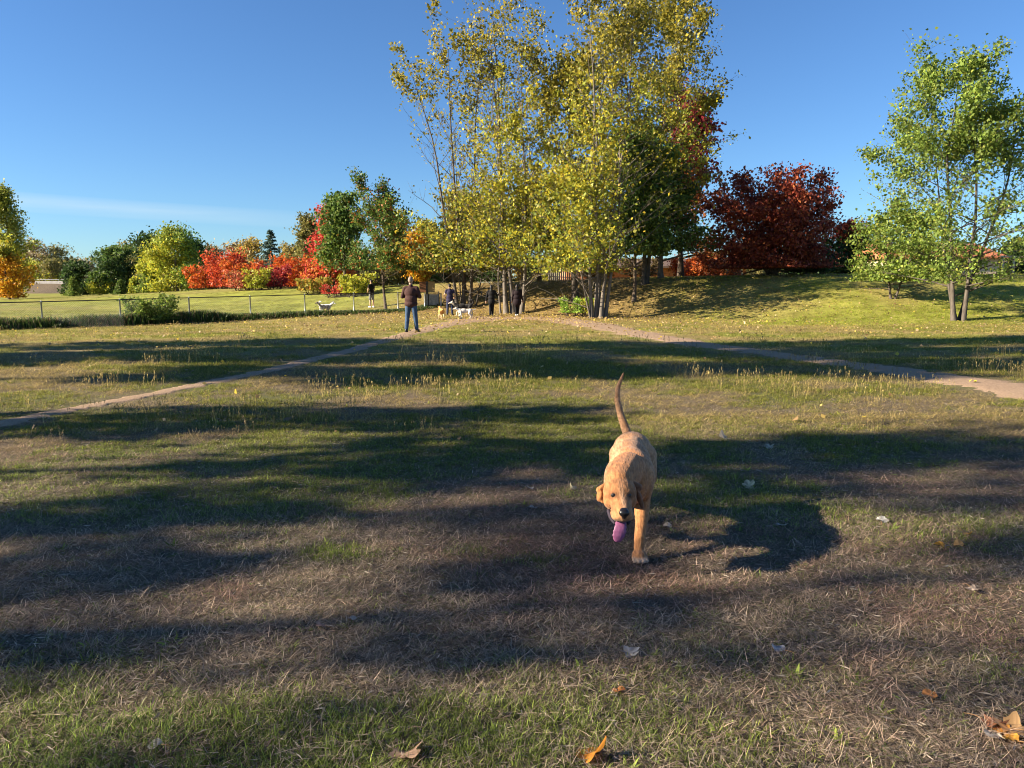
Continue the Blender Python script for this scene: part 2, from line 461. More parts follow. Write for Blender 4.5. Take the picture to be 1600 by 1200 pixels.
def tree(name, label, base, H, stems=((0, 0, 0, 0, 1.0),), r0=.16, t0=.25, limbs=22, prof=None, ang=50, up=.10, twigs=5, nleaf=6000, leaf=.16, spread=.28,
         pal=YEL, pal2=None, split=.5, seed=1, bark=None, keep=None, colf=None, zmin=.25, group=None, sides=7, cat='tree', trunk_name='trunk', jit=.045, clump=.8, flat=0.0):
    rng = np.random.default_rng(seed)
    prof = prof or (lambda t: .30 * math.sin(math.pi * min(1, max(0.05, (t - .1) / .95))) ** .7)
    bark = bark or BARK_GREY
    root = empty(name, tuple(base)); tag(root, label, cat, group)
    anchors, wts, stems_mb = [], [], []
    bm_ = MB()
    for (bx, by, lx, ly, hs) in stems:
        h = H * hs
        pts = wander(rng, (bx, by, -0.15), (lx, ly, 1), h, 11, .02, jit)
        pts[:, 2] *= h / max(pts[-1, 2], .1)
        t = np.linspace(0, 1, len(pts)); rs = r0 * (.55 + .45 * hs if hs > .5 else .42)
        rad = rs * (1 - t) ** .85 + .012; rad[0] *= 1.5; rad[1] *= 1.06
        tb = MB(); tb.tube(pts, rad, sides)
        stems_mb.append(tb)
        az0 = rng.uniform(0, 6.28)
        for i in range(limbs):
            tt = t0 + (.97 - t0) * ((i + rng.uniform(0, 1)) / limbs)
            p, d = interp_line(pts, tt)
            d = d / np.linalg.norm(d)
            az = az0 + i * 2.39996 + rng.normal(0, .35)
            a = R(ang) * (1.28 - .62 * tt)
            dirv = d * math.cos(a) + np.array([math.cos(az), math.sin(az), 0]) * math.sin(a)
            L = H * 1.10 * prof(tt) * rng.uniform(.7, 1.25)
            lp = wander(rng, p, dirv, L, 5, up * (-.25 + 1.5 * tt) - .02 * (1 - tt), .10)
            lr = max(.010, min(.5 * (rs * (1 - tt) + .01), .035 * L))
            bm_.tube(lp, np.linspace(lr, .006, 6), 4, False)
            cw = rng.lognormal(0, clump)
            for q in range(2, 6): anchors.append(lp[q]); wts.append(.8 * cw)
            for k in range(twigs):
                t2 = rng.uniform(.2, .98)
                p2, d2 = interp_line(lp, t2); d2 = d2 / np.linalg.norm(d2)
                r2 = rng.normal(size=3); r2[2] = abs(r2[2]) * .4 + .1
                tp = wander(rng, p2, d2 * .7 + r2 * .85, L * rng.uniform(.22, .5), 3, up * (tt - .25), .15)
                bm_.tube(tp, np.linspace(max(.005, lr * .35), .004, 4), 3, False)
                cw2 = rng.lognormal(0, clump)
                for q in range(1, 4): anchors.append(tp[q]); wts.append(cw2 * (.7 + .2 * q))
    A = np.array(anchors); W = np.array(wts)
    if keep is not None: W = W * np.array([keep(p, p[2] / H) for p in A])
    W /= W.sum()
    ia = rng.choice(len(A), nleaf, p=W)
    cen = A[ia] + rng.normal(0, spread, (nleaf, 3)) * np.array([1, 1, .8])
    kf = H / np.percentile(cen[:, 2], 99.7)
    cen = cen * kf
    for q in stems_mb + [bm_]: q.v = [w * kf for w in q.v]
    for q in stems_mb: q.build(trunk_name, bark, root, True)
    tag(bm_.build('branches', bark, root, True), kind='stuff')
    lowz = cen[:, 2] < zmin; cen[:, 2] = np.where(lowz, zmin + np.abs(rng.normal(0, .5, nleaf)) * (zmin > .5) + .02, cen[:, 2])
    cols = pick_cols(rng, pal, nleaf)
    if pal2 is not None:
        c2 = pick_cols(rng, pal2, nleaf)
        hv = cen[:, 2] / H + .35 * (vnoise(cen[:, 0] + cen[:, 1], cen[:, 2], 1.3, seed) - .5) + rng.normal(0, .07, nleaf)
        cols = np.where((hv > split)[:, None], c2, cols)
    if colf is not None: cols = colf(cen, cols, rng)
    shade = rng.lognormal(0, .18, len(A))[ia] * rng.lognormal(0, .16, nleaf)
    cols = np.clip(cols * shade[:, None], 0, .8)
    v, f, cc = leaf_cloud(rng, cen, leaf, cols, flat)
    cr = link_mesh('crown', mesh_np('crown', v, f, False, colors={'tint': cc}), LEAF, root)
    tag(cr, kind='stuff')
    return root

exec_trees = []

# --- the tall poplars in the middle
def top(px, Y, y):
    return float(at(px, y, Y)[2] - foot(px, Y)[2])
POP = lambda t: .27 * (1 - .40 * t)
GP = 'poplars by the gate'
GREENMIX = lambda fr, col=(.12, .17, .03): (lambda c, k, rng: np.where((rng.random(len(c)) < fr * S(-c[:, 2], -7, -3))[:, None], np.array(col), k))
tree('poplar_tree', 'tall thinly leaved poplar, leftmost of the yellow poplars, bare grey limbs showing', foot(722, 45), top(722, 45, 22), stems=((-.3, 0, -.13, .02, .94), (.1, .2, -.03, .02, 1.0), (.5, 0, .06, 0, .95), (.9, .2, .15, 0, .36), (0, .4, -.10, .1, .34)),
     r0=.10, t0=.12, limbs=24, prof=lambda t: .23 * (1 - .30 * t), ang=46, up=.13, twigs=6, nleaf=15000, leaf=.145, spread=.20, clump=1.05, pal=YELOLV, pal2=YELOLV, seed=11, zmin=2.1, bark=BARK_GREY, group=GP,
     keep=lambda p, t: .22 + 1.6 * S(t, .74, .95) + .9 * S(p[0], -.5, 2.0) + 1.6 * S(-t, -.42, -.25), colf=GREENMIX(.35))
tree('poplar_tree', 'yellow poplar with pale forked trunks rising beside the woman in the dark coat', foot(795, 42), top(795, 42, -70), stems=((-.15, 0, -.06, .02, 1.0), (.25, .1, .05, .05, .96), (.75, -.1, .13, 0, .75), (-.5, .3, -.16, 0, .34), (.6, .4, .16, .1, .38)),
     r0=.125, t0=.11, limbs=28, prof=POP, ang=50, up=.11, twigs=6, nleaf=20000, leaf=.142, spread=.24, clump=1.0, pal=YEL, pal2=YELOLV, split=.60, seed=12, zmin=2.5, bark=BARK_PALE, group=GP, colf=GREENMIX(.25),
     keep=lambda p, t: 1 - .55 * S(-p[0], .3, 2.0) * S(t, .3, .5))
tree('poplar_tree', 'bright yellow poplar with a clump of slender leaning stems at the path edge', foot(935, 37.2), top(935, 37.2, -80), stems=((-.35, 0, -.15, .03, .86), (-.1, .15, -.04, .02, 1.0), (.12, -.1, .05, 0, .98), (.35, .1, .13, .04, .9), (0, .3, .0, .1, .9), (-.4, -.1, -.24, -.1, .32), (-.2, .2, -.12, .1, .38)),
     r0=.085, t0=.12, limbs=22, prof=lambda t: .22 * (1 - .32 * t), ang=50, up=.11, twigs=6, nleaf=22500, leaf=.138, spread=.24, clump=1.0, pal=YEL, pal2=YELOLV, split=.62, seed=13, zmin=2.2, bark=BARK_PALE, group=GP, colf=GREENMIX(.25, (.17, .22, .035)),
     keep=lambda p, t: 1 - .85 * S(p[0], .2, 1.4) * S(-t, -.62, -.45))
tree('poplar_tree', 'broad olive yellow poplar standing furthest right of the poplars', foot(1004, 43), top(1004, 43, -70), stems=((0, 0, .01, 0, 1.0), (.2, .1, .11, .02, .97)),
     r0=.13, t0=.22, limbs=30, prof=lambda t: .215 * (1 - .05 * t), ang=52, up=.08, twigs=7, nleaf=25000, leaf=.145, spread=.25, clump=1.05, pal=YEL, pal2=YELOLV, split=.58, seed=14, zmin=2.4, bark=BARK_GREY, group=GP,
     keep=lambda p, t: .25 + S(t, .32, .5))
tree('poplar_tree', 'poplar with a straight dark trunk just behind the small green bush', foot(899, 42.5), top(899, 42.5, 60), stems=((0, 0, 0.0, .04, 1.0),), r0=.17, t0=.22, limbs=24, prof=lambda t: .24 * (1 - .3 * t), ang=50, up=.11, twigs=6, nleaf=7000, leaf=.20,
     spread=.34, pal=YEL, pal2=YELOLV, seed=15, zmin=2.2, bark=BARK_GREY, group=GP)
tree('shade_tree', 'dark green leafy tree on the bank behind the bright yellow poplar', foot(1031, 44.5), top(1031, 44.5, 215), r0=.17, t0=.14, limbs=30, prof=lambda t: .38 * (1 - .45 * t), ang=64, up=.03, twigs=7, nleaf=15000, leaf=.17, spread=.36,
     pal=GRN, pal2=OLIVE, split=.9, seed=16, zmin=1.5, bark=BARK_PALE)
tree('shade_tree', 'small dark green tree in among the poplar stems', foot(990, 40.5), top(990, 40.5, 190), r0=.11, t0=.22, limbs=28, prof=lambda t: .30 * (1 - .3 * t), ang=60, up=.04, twigs=6, nleaf=12000, leaf=.18, spread=.30, pal=GRN, pal2=GRN, split=.5, seed=17, zmin=2.4, bark=BARK_DARK)
tree('maple_tree', 'tall maroon maple half hidden behind the right hand poplar', foot(1062, 49), top(1062, 49, 130), r0=.20, t0=.12, limbs=34, prof=lambda t: .30 * (1 - .55 * t), ang=58, up=.06, twigs=7, nleaf=14000, leaf=.20, spread=.36,
     pal=[((.42, .13, .03), 3), ((.28, .09, .03), 3), ((.22, .17, .04), 2)], pal2=[((.24, .03, .035), 4), ((.16, .025, .03), 3)], split=.6, seed=18, bark=BARK_DARK)
tree('maple_tree', 'wide dark red maple with short branching trunk standing alone on the bank', foot(1203, 43.5), top(1203, 43.5, 266), stems=((0, 0, -.85, 0, .78), (.1, 0, -.36, .1, .97), (.2, 0, .34, 0, 1.0), (.1, .1, .85, .2, .84), (.1, -.1, 0, -.3, .85)), r0=.11, t0=.07, limbs=20, prof=lambda t: .51 * (1 - .40 * t), ang=76, up=.03, twigs=7,
     nleaf=38000, leaf=.15, spread=.28, pal=MAROON, pal2=MAROON, seed=19, zmin=.45, bark=BARK_DARK, jit=.06, clump=.7)
tree('locust_tree', 'airy green tree with two trunks standing alone on the right', foot(1498, 31.2), top(1498, 31.2, 78), stems=((-.18, 0, -.07, 0, 1.0), (.25, 0, .10, .02, .97), (.05, .2, -.26, .05, .74), (.2, .2, .24, .05, .85)), r0=.092, t0=.15, limbs=20, prof=lambda t: .34 * (1 - .28 * t), ang=60, up=.03, twigs=7,
     nleaf=34000, leaf=.112, spread=.22, pal=GRNLT, pal2=GRNLT, split=.62, seed=20, zmin=1.5, bark=BARK_GREY, clump=1.0, jit=.05,
     keep=lambda p, t: .40 + 1.3 * S(t, .58, .82) + 1.3 * S(-p[0], .3, 2.5) * S(-t, -.60, -.40))
tree('shade_tree', 'low spreading light green tree left of the two trunked tree', foot(1392, 35.5), top(1392, 35.5, 300), stems=((0, 0, -.2, 0, 1.0), (.2, 0, .25, 0, .9)), r0=.07, t0=.12, limbs=18, prof=lambda t: .50 * (1 - .45 * t), ang=66, up=.0, twigs=6, nleaf=10000, leaf=.12, spread=.26,
     pal=GRNLT, pal2=GRNLT, seed=21, zmin=0.8, bark=BARK_GREY)
# --- left of the poplars
tree('ash_tree', 'green tree with slim dark trunk right by the fence near the man in jeans', foot(603, 46.5), top(603, 46.5, 272), r0=.10, t0=.20, limbs=30, prof=lambda t: .42 * (1 - .45 * t), ang=64, up=.05, twigs=7, nleaf=13000, leaf=.13, spread=.24, clump=1.1, pal=GRN, pal2=GRN,
     split=.7, seed=22, zmin=2.4, bark=BARK_DARK, colf=lambda c, k, rng: np.where((rng.random(len(c)) < .12)[:, None], np.array([.35, .12, .03]), k))
tree('ash_tree', 'dark green tree behind the slim trunked one beside the red maple', foot(541, 58), top(541, 58, 300), r0=.13, t0=.25, limbs=28, prof=lambda t: .33 * (1 - .35 * t), ang=62, up=.05, twigs=6, nleaf=9000, leaf=.21, spread=.34, pal=GRN, pal2=GRN, seed=23, bark=BARK_DARK)
tree('maple_tree', 'brilliant red maple glowing behind the green trees', foot(516, 64), top(516, 64, 325), r0=.14, t0=.08, limbs=28, prof=lambda t: .38 * (1 - .65 * t), ang=60, up=.06, twigs=6, nleaf=11000, leaf=.21, spread=.36, pal=PINKRED, pal2=PINKRED, split=.4, seed=24, bark=BARK_DARK,
     colf=lambda c, k, rng: np.where((c[:, 2] < 2.6)[:, None] & (rng.random(len(c)) < .5)[:, None], np.array([.58, .2, .04]), k))
tree('maple_tree', 'golden orange tree left of the sign board', foot(662, 62), top(662, 62, 345), r0=.14, t0=.10, limbs=28, prof=lambda t: .46 * (1 - .5 * t), ang=62, up=.04, twigs=6, nleaf=11000, leaf=.21, spread=.38, pal=AMBER, pal2=YEL, split=.75, seed=25, bark=BARK_DARK)
tree('shade_tree', 'yellow green tree behind the gate with low hanging boughs', foot(727, 49), top(727, 49, 300), r0=.14, t0=.18, limbs=30, prof=lambda t: .44 * (1 - .5 * t), ang=66, up=.0, twigs=7, nleaf=15000, leaf=.18, spread=.36, pal=YELGRN, pal2=YELOLV, split=.6, seed=26, zmin=2.1, bark=BARK_DARK, colf=GREENMIX(.5, (.13, .18, .03)))
tree('shade_tree', 'dark leafy tree behind the pale forked trunks', foot(842, 50), top(842, 50, 290), r0=.16, t0=.12, limbs=30, prof=lambda t: .40 * (1 - .5 * t), ang=64, up=.0, twigs=7, nleaf=14000, leaf=.19, spread=.36, pal=YELOLV, pal2=YEL, split=.55, seed=27, zmin=2.1, bark=BARK_DARK, colf=GREENMIX(.7, (.09, .13, .03)))
tree('shade_tree', 'pale olive tree with thin foliage behind the red maple', foot(492, 84), top(492, 84, 335), r0=.16, t0=.2, limbs=24, prof=lambda t: .28 * (1 - .4 * t), ang=50, up=.1, twigs=5, nleaf=6500, leaf=.25, spread=.4, pal=OLIVE, pal2=OLIVE, seed=28, bark=BARK_GREY)
tree('shade_tree', 'olive green tree filling the gap left of the golden orange one', foot(630, 66), top(630, 66, 330), r0=.12, t0=.1, limbs=24, prof=lambda t: .42 * (1 - .5 * t), ang=62, up=.03, twigs=6, nleaf=6500, leaf=.22, spread=.4, pal=OLIVE, pal2=YELGRN, split=.8, seed=29, bark=BARK_DARK)

# --- shrubs and trees along the far side of the field
def shrub(label, px, Y, H, wid, pal, n, leaf, seed, name='shrub', group=None, cat='shrub', pal2=None, t0=.05, bark=None, stems=None, limbs=14):
    st = stems or tuple((wid * .22 * math.cos(a), wid * .22 * math.sin(a), .45 * math.cos(a) * wid / H, .45 * math.sin(a) * wid / H, .9 + .1 * math.cos(3 * a)) for a in np.linspace(.3, 6.0, 6))
    return tree(name, label, foot(px, Y), H, stems=st, r0=.05, t0=t0, limbs=limbs, prof=lambda t: .30 * wid / H * (1 - .45 * t), ang=60, up=.06, twigs=4, nleaf=n, leaf=leaf, spread=.10 * H * .8, pal=pal, pal2=pal2, seed=seed,
                bark=bark or BARK_DARK, group=group, cat=cat, trunk_name='stem', sides=5, clump=.6)
G1 = 'autumn shrubs along the slope beyond the fence'
shrub('round orange shrub, leftmost of the red and orange row beyond the fence', 322, 80, 2.6, 3.2, ORG, 2600, .2, 40, group=G1)
shrub('tall red shrub next to the leftmost orange one', 354, 78, 4.0, 3.2, RED, 3200, .2, 41, group=G1)
shrub('broad red orange shrub between the tall red one and the blue spruce', 382, 76, 2.8, 3.4, [((.55, .11, .03), 4), ((.50, .16, .03), 3)], 3600, .2, 42, group=G1)
shrub('large burnt orange shrub right of the blue spruce', 468, 74, 3.3, 4.2, ORG, 5200, .2, 43, group=G1)
shrub('small crimson shrub in front of the burnt orange one', 430, 70, 2.2, 2.4, CRIM, 1700, .18, 44, group=G1)
shrub('small pale red shrub left of the yellow green one', 380, 69, 1.8, 2.4, [((.45, .10, .06), 3), ((.40, .20, .08), 2)], 1500, .17, 45, group=G1)
shrub('small yellow green shrub among the red ones', 402, 68, 2.0, 1.8, YELGRN, 1500, .17, 46, group=G1)
shrub('low scarlet bush at the foot of the green trees beyond the fence', 523, 56, 1.0, 1.9, PINKRED, 900, .13, 47, group=G1)
shrub('pale yellow green bush left of the slim dark trunk', 556, 55, 1.6, 2.2, YELGRN, 1900, .16, 48, group=G1)
shrub('yellowish bush below the red maple', 492, 60, 1.2, 2.8, [((.40, .30, .05), 3), ((.30, .28, .05), 3), ((.5, .2, .04), 1)], 2000, .16, 49, group=G1)

G2 = 'rusty shrubs in front of the orange building'
shrub('orange shrub just right of the pale based dark green tree', 1075, 52, 1.9, 2.6, ORG, 2600, .15, 140, group=G2)
shrub('rust red shrub left of the wide dark red maple', 1120, 50, 2.1, 3.0, [((.44, .13, .04), 4), ((.34, .09, .03), 3)], 3000, .15, 141, group=G2)
shrub('low amber shrub among the poplar trunks', 930, 50, 1.6, 2.4, AMBER, 2000, .15, 142, group=G2)
shrub('dark low shrub right of the wide dark red maple', 1262, 45, 1.7, 3.6, DKGRN, 3600, .14, 143, group=G2)
shrub('dull brown bush under the dark green tree', 1000, 48, 1.3, 2.4, TAN, 1800, .14, 144, group=G2)

# blue spruce
def spruce(label, base, H, wid, pal, seed, nl=5000):
    rng = np.random.default_rng(seed); root = empty('spruce_tree', tuple(base)); tag(root, label, 'tree')
    tb = MB(); tb.tube([(0, 0, -.1), (0, 0, H * .5), (0, 0, H)], [.16, .09, .01], 6); tb.build('trunk', BARK_DARK, root, True)
    bmb = MB(); cen = []
    for i in range(90):
        t = .05 + .93 * (i + rng.random()) / 90; az = rng.uniform(0, 6.28); L = wid * .5 * (1 - t) * rng.uniform(.8, 1.15) + .1
        p = wander(rng, (0, 0, H * t), (math.cos(az), math.sin(az), -.15), L, 4, .05, .05); bmb.tube(p, np.linspace(.03, .006, 5), 3, False)
        k = int(nl / 90)
        for _ in range(k):
            q, _d = interp_line(p, rng.uniform(.15, 1)); cen.append(q + rng.normal(0, .10, 3) * np.array([1, 1, .6]))
    tag(bmb.build('branches', BARK_DARK, root), kind='stuff')
    cen = np.array(cen); cols = pick_cols(rng, pal, len(cen)) * rng.lognormal(0, .25, len(cen))[:, None]
    v, f, cc = leaf_cloud(rng, cen, .24, cols, 0, .35)
    tag(link_mesh('crown', mesh_np('crown', v, f, colors={'tint': cc}), LEAF, root), kind='stuff')
spruce('blue grey spruce standing behind the red and orange shrubs', foot(427, 88), 6.6, 5.4, BLUEGRN, 60)
spruce('small light green conifer in front of the dark trees at far left', foot(116, 102), 2.5, 2.6, GRNLT, 61, 2600)
spruce('little conifer left of the pale yellow green one', foot(191, 102), 2.0, 2.2, GRN, 62, 2200)
spruce('little pale yellow green conifer near the big rounded tree', foot(210, 102), 2.0, 1.7, YELGRN, 63, 2200)

def far_tree(label, px, Y, ytop, wpx, pal, n, leaf, seed, pal2=None, t0=.04, bark=None, split=.5, keep=None, name='shade_tree', spread=None, colf=None, up=.03, ang=66):
    b = foot(px, Y); H = at(px, ytop, Y)[2] - b[2]; w = wpx / FPX * Y
    return tree(name, label, b, H, r0=.02 * H + .04, t0=t0, limbs=30, prof=lambda t: .56 * w / H * (math.sin(math.pi * min(.96, max(.22, (t - t0 + .22) / (1.22 - t0)))) ** .6), ang=ang, up=up, twigs=5, nleaf=int(n * 1.4), leaf=leaf,
                spread=spread or .07 * H, pal=pal, pal2=pal2, split=split, seed=seed, bark=bark or BARK_DARK, sides=5, keep=keep, colf=colf, clump=.6)
far_tree('large rounded yellow green tree with a short dark trunk across the field', 279, 100, 352, 84, YELGRN, 9000, .26, 70, pal2=[((.26, .30, .05), 3), ((.15, .21, .04), 3)], split=.75,
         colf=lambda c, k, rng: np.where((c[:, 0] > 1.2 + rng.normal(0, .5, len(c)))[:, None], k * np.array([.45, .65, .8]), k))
far_tree('tall dull olive tree left of the rounded yellow green one', 238, 118, 362, 60, OLIVE, 4500, .32, 71, pal2=DKGRN)
far_tree('dark green tree with broad dense crown across the field', 186, 108, 384, 80, DKGRN, 7500, .28, 72, pal2=GRN, split=.8)
far_tree('low dark green tree right of the road embankment', 126, 112, 408, 50, DKGRN, 5500, .28, 73)
far_tree('yellowing bush tree between the two dark green ones', 158, 104, 425, 36, YELGRN, 2600, .24, 74, pal2=GRN)
far_tree('bright green young tree beside the rounded yellow green one', 236, 102, 402, 34, GRNLT, 3000, .25, 75, pal2=YELGRN)
far_tree('grey green tree half hidden behind the broad dark one', 205, 128, 378, 60, OLIVE, 3500, .33, 76)
far_tree('dark tree behind the rounded yellow green one on its right', 312, 116, 372, 40, DKGRN, 3200, .3, 77)
far_tree('brown nearly leafless tree behind the leftmost orange shrub', 333, 120, 382, 46, TAN, 2600, .30, 78, bark=BARK_GREY)
far_tree('grey brown bare tree behind the tall red shrub', 372, 125, 376, 60, TAN, 2300, .30, 79, bark=BARK_GREY)
far_tree('thin yellow tree left of the blue spruce', 398, 122, 372, 62, [((.42, .31, .06), 3), ((.32, .24, .09), 3)], 3600, .30, 80, bark=BARK_GREY)
far_tree('thin yellowish tree right of the blue spruce', 452, 120, 380, 56, [((.40, .30, .07), 3), ((.26, .22, .08), 3)], 3200, .30, 81, bark=BARK_GREY)
far_tree('tall narrow green poplar at the far left', 24, 86, 289, 56, YELGRN, 7500, .22, 82, pal2=[((.34, .33, .05), 3), ((.22, .26, .045), 3)], name='poplar_tree', split=.45, up=.14, ang=42, spread=.4)
far_tree('golden yellow tree below the narrow poplar at far left', 16, 82, 382, 60, AMBER, 6000, .22, 83, pal2=YEL, split=.8)
far_tree('brown olive tree behind the road embankment', 62, 190, 374, 64, OLIVE, 3600, .36, 84, pal2=TAN)
far_tree('olive tree with thin top behind the road', 98, 192, 380, 56, TAN, 2800, .36, 85, pal2=OLIVE, bark=BARK_GREY)
far_tree('row end tree in yellow green leaf by the road barrier', 84, 178, 404, 50, YELGRN, 2600, .36, 86, pal2=OLIVE)
far_tree('second yellow green tree behind the road barrier', 55, 180, 408, 40, OLIVE, 2200, .36, 87, pal2=YELGRN)
far_tree('far tan tree showing low between the dark trees', 140, 175, 402, 50, TAN, 2200, .4, 88)
far_tree('dark evergreen mass behind the two trunked tree at far right', 1590, 60, 372, 60, DKGRN, 4500, .22, 89)
far_tree('dark bushy tree right of the dark red maple', 1310, 50, 345, 66, DKGRN, 5500, .18, 90, pal2=MAROON, split=.7)

far_tree('tan bushy tree behind the gate left of the yellow green one', 700, 66, 408, 60, TAN, 2600, .2, 110, pal2=OLIVE)
far_tree('low dark green tree just behind the gate', 684, 58, 428, 34, DKGRN, 1800, .17, 111)
far_tree('dark green tree closing the gap right of the gate', 770, 74, 404, 60, DKGRN, 3200, .22, 112, pal2=OLIVE)
far_tree('olive tree behind the board fence', 868, 72, 398, 70, OLIVE, 3200, .22, 113, pal2=YELGRN)
far_tree('dark tree behind the left end of the orange building', 950, 75, 396, 80, DKGRN, 3600, .22, 114)
far_tree('rusty tree behind the right end of the orange building', 1110, 74, 390, 80, [((.30, .12, .04), 3), ((.20, .10, .04), 3)], 3600, .22, 115, pal2=OLIVE)
far_tree('dark green tree behind the wide dark red maple', 1250, 72, 405, 90, DKGRN, 3600, .22, 116)
far_tree('olive tree left behind the tan house', 1375, 76, 392, 80, OLIVE, 3200, .24, 117)
far_tree('green tree right behind the tan house', 1530, 78, 394, 90, DKGRN, 3400, .24, 118, pal2=OLIVE)

# a far wood that closes the view behind the field
rng = np.random.default_rng(321)
WOODP = [((.16, .15, .05), 4), ((.22, .19, .07), 3), ((.09, .11, .035), 4), ((.26, .20, .09), 3), ((.32, .24, .05), 1)]
cs, ccs = [], []
for i in range(300):
    yy = rng.uniform(190, 235); xx = rng.uniform(-1.0, .85) * yy; hh = rng.uniform(6.0, 10.5) * (1.0 if xx < -20 else .9); wd = rng.uniform(2.5, 4.5)
    k = 330; p = rng.normal(size=(k, 3)); p /= np.linalg.norm(p, axis=1)[:, None]; p *= rng.uniform(.55, 1.0, (k, 1)) * np.array([wd, wd, hh * .5])
    cs.append(p * (1 + .25 * (vnoise(p[:, 0], p[:, 2], 1.2, i)[:, None] - .5)) + np.array([xx, yy, float(gz(xx, yy)) + hh * .5]))
    ccs.append(np.tile(pick_cols(rng, WOODP, 1), (k, 1)) * rng.lognormal(0, .2, (k, 1)))
v, f, cc = leaf_cloud(rng, np.concatenate(cs), .95, np.concatenate(ccs), 0, .8)
tag(link_mesh('far_wood', mesh_np('far_wood', v, f, colors={'tint': cc}), LEAF), 'far wood in dull autumn colours closing the view behind the field', 'wood', kind='stuff')

# --- shade trees that stand left of the view and throw the long bands of shade over the meadow
def off_tree(label, x, y, H, half, t0, n, leaf, seed, spread=.35, pal=GRN):
    return tree('shade_tree', label, np.array([x, y, float(gz(x, y))]), H, r0=.007 * H + .03, t0=t0, limbs=26, prof=lambda t: half / H * (1.15 - .5 * abs(2 * (t - t0) / (1 - t0) - .9)), ang=62, up=.05, twigs=5, nleaf=n, leaf=leaf, spread=spread,
                pal=pal, seed=seed, bark=BARK_DARK, clump=.5, group='shade trees left of the meadow')
OFF = [(-26, 13.0, 10, 1.9, .10, 6500, .32), (-27, 16.4, 10, 2.0, .10, 6500, .32), (-26, 9.9, 17, 1.5, .48, 6000, .32), (-27, 12.4, 18, 1.6, .48, 6500, .32), (-31, 13.2, 20, 1.6, .5, 5000, .32),
       (-16, 5.7, 7.2, 1.15, .25, 2900, .22), (-18, 4.1, 12.5, 1.15, .52, 3500, .22),
       (-22, .0, 15.5, .95, .25, 6200, .14), (-22, 1.75, 15.0, .85, .25, 5000, .14), (-22, -1.75, 15.0, .95, .25, 6200, .14), (-13, 3.1, 5.2, .25, .10, 1500, .16)]
for i, (x, y, H, hf, t0, n, lf) in enumerate(OFF):
    off_tree('leafy shade tree standing in the row left of the meadow', x, y, H, hf, t0, n, lf, 200 + i, spread=.12 * hf + .1)

# ------------------------------------------------------------------ chain link fence
FX0, FY0, FDX, FDY = -0.61 * 31.7, 31.7, 2.12, 2.19
FENCE = empty('chain_link_fence', (FX0, FY0, float(gz(FX0, FY0))))
tag(FENCE, 'long chain link fence with grey posts and top rail beyond the meadow', 'fence')
RAIL = simple_mat('weathered_rail', (.045, .045, .045), .5, .2, 12, .05, metal=.2)
def rail_z(k): return np.interp(k, [-4, 0, 5, 7, 12], [.70, .81, 1.03, 1.06, 1.06])
def fpt(k): return np.array([FX0 + k * FDX, FY0 + k * FDY])
o0 = np.array(FENCE.location)
ks = [-4, -3, -2, -1, 0, 1, 2, 3, 4, 5, 6, 7.02]
pm_ = MB(); pm_.tube([(0, 0, -.15), (0, 0, 1.22)], .033, 8); pm_.tube([(0, 0, 1.22), (0, 0, 1.26), (0, 0, 1.275)], [.038, .03, .008], 8)
post_me = pm_.mesh('fence_post', True); post_me.materials.append(STEEL)
for k in ks:
    p = fpt(k); zt = rail_z(k)
    o = link_mesh('post', post_me, None, FENCE); o.location = (p[0] - o0[0], p[1] - o0[1], zt - 1.225 - o0[2])
def wire_panel(a, b, za, zb, h=1.12):
    """woven wire between two posts"""
    mb = MB(); L = np.hypot(*(b - a)); n = int(L / .09)
    def P(s, q): 
        s = min(max(s, 0), 1); xy = a + (b - a) * s; return (xy[0] - o0[0], xy[1] - o0[1], za + (zb - za) * s - h + q * h - o0[2])
    for i in range(-int(h / .09), n):
        s0 = i * .09 / L; s1 = (i * .09 + h) / L
        q0 = max(0, -s0 * L / h); q1 = 1 - max(0, (s1 - 1) * L / h)
        if q1 - q0 < .03: continue
        mb.tube([P(s0, q0), P(s1, q1)], .0016, 3, False)
        mb.tube([P(1 - s0, q0), P(1 - s1, q1)], .0016, 3, False)
    tag(mb.build('wire_mesh', STEEL, FENCE), kind='stuff')
for a, b in zip(ks[:-1], ks[1:]):
    pa, pb = fpt(a), fpt(b)
    mb = MB(); mb.tube([(pa[0] - o0[0], pa[1] - o0[1], rail_z(a) - o0[2]), (pb[0] - o0[0], pb[1] - o0[1], rail_z(b) - o0[2])], .024, 6)
    mb.build('top_rail', RAIL, FENCE)
    wire_panel(pa, pb, rail_z(a) - .01, rail_z(b) - .01)

# second run of fence right of the gate
ga, gb = at(714, 457, 46.8), at(790, 458, 47.6)
F2 = empty('chain_link_fence', (ga[0], ga[1], float(gz(ga[0], ga[1])))); tag(F2, 'short chain link fence running from the gate towards the poplar trunks', 'fence')
o0 = np.array(F2.location)
for t in (0, .5, 1):
    p = ga * (1 - t) + gb * t; g = float(gz(p[0], p[1]))
    o = link_mesh('post', post_me, None, F2); o.location = (p[0] - o0[0], p[1] - o0[1], p[2] - 1.225 - o0[2])
for t0_, t1_ in ((0, .5), (.5, 1)):
    a, b = ga * (1 - t0_) + gb * t0_, ga * (1 - t1_) + gb * t1_
    mb = MB(); mb.tube([a - o0, b - o0], .024, 6); mb.build('top_rail', RAIL, F2)
    wire_panel(a[:2], b[:2], a[2] - .01, b[2] - .01)

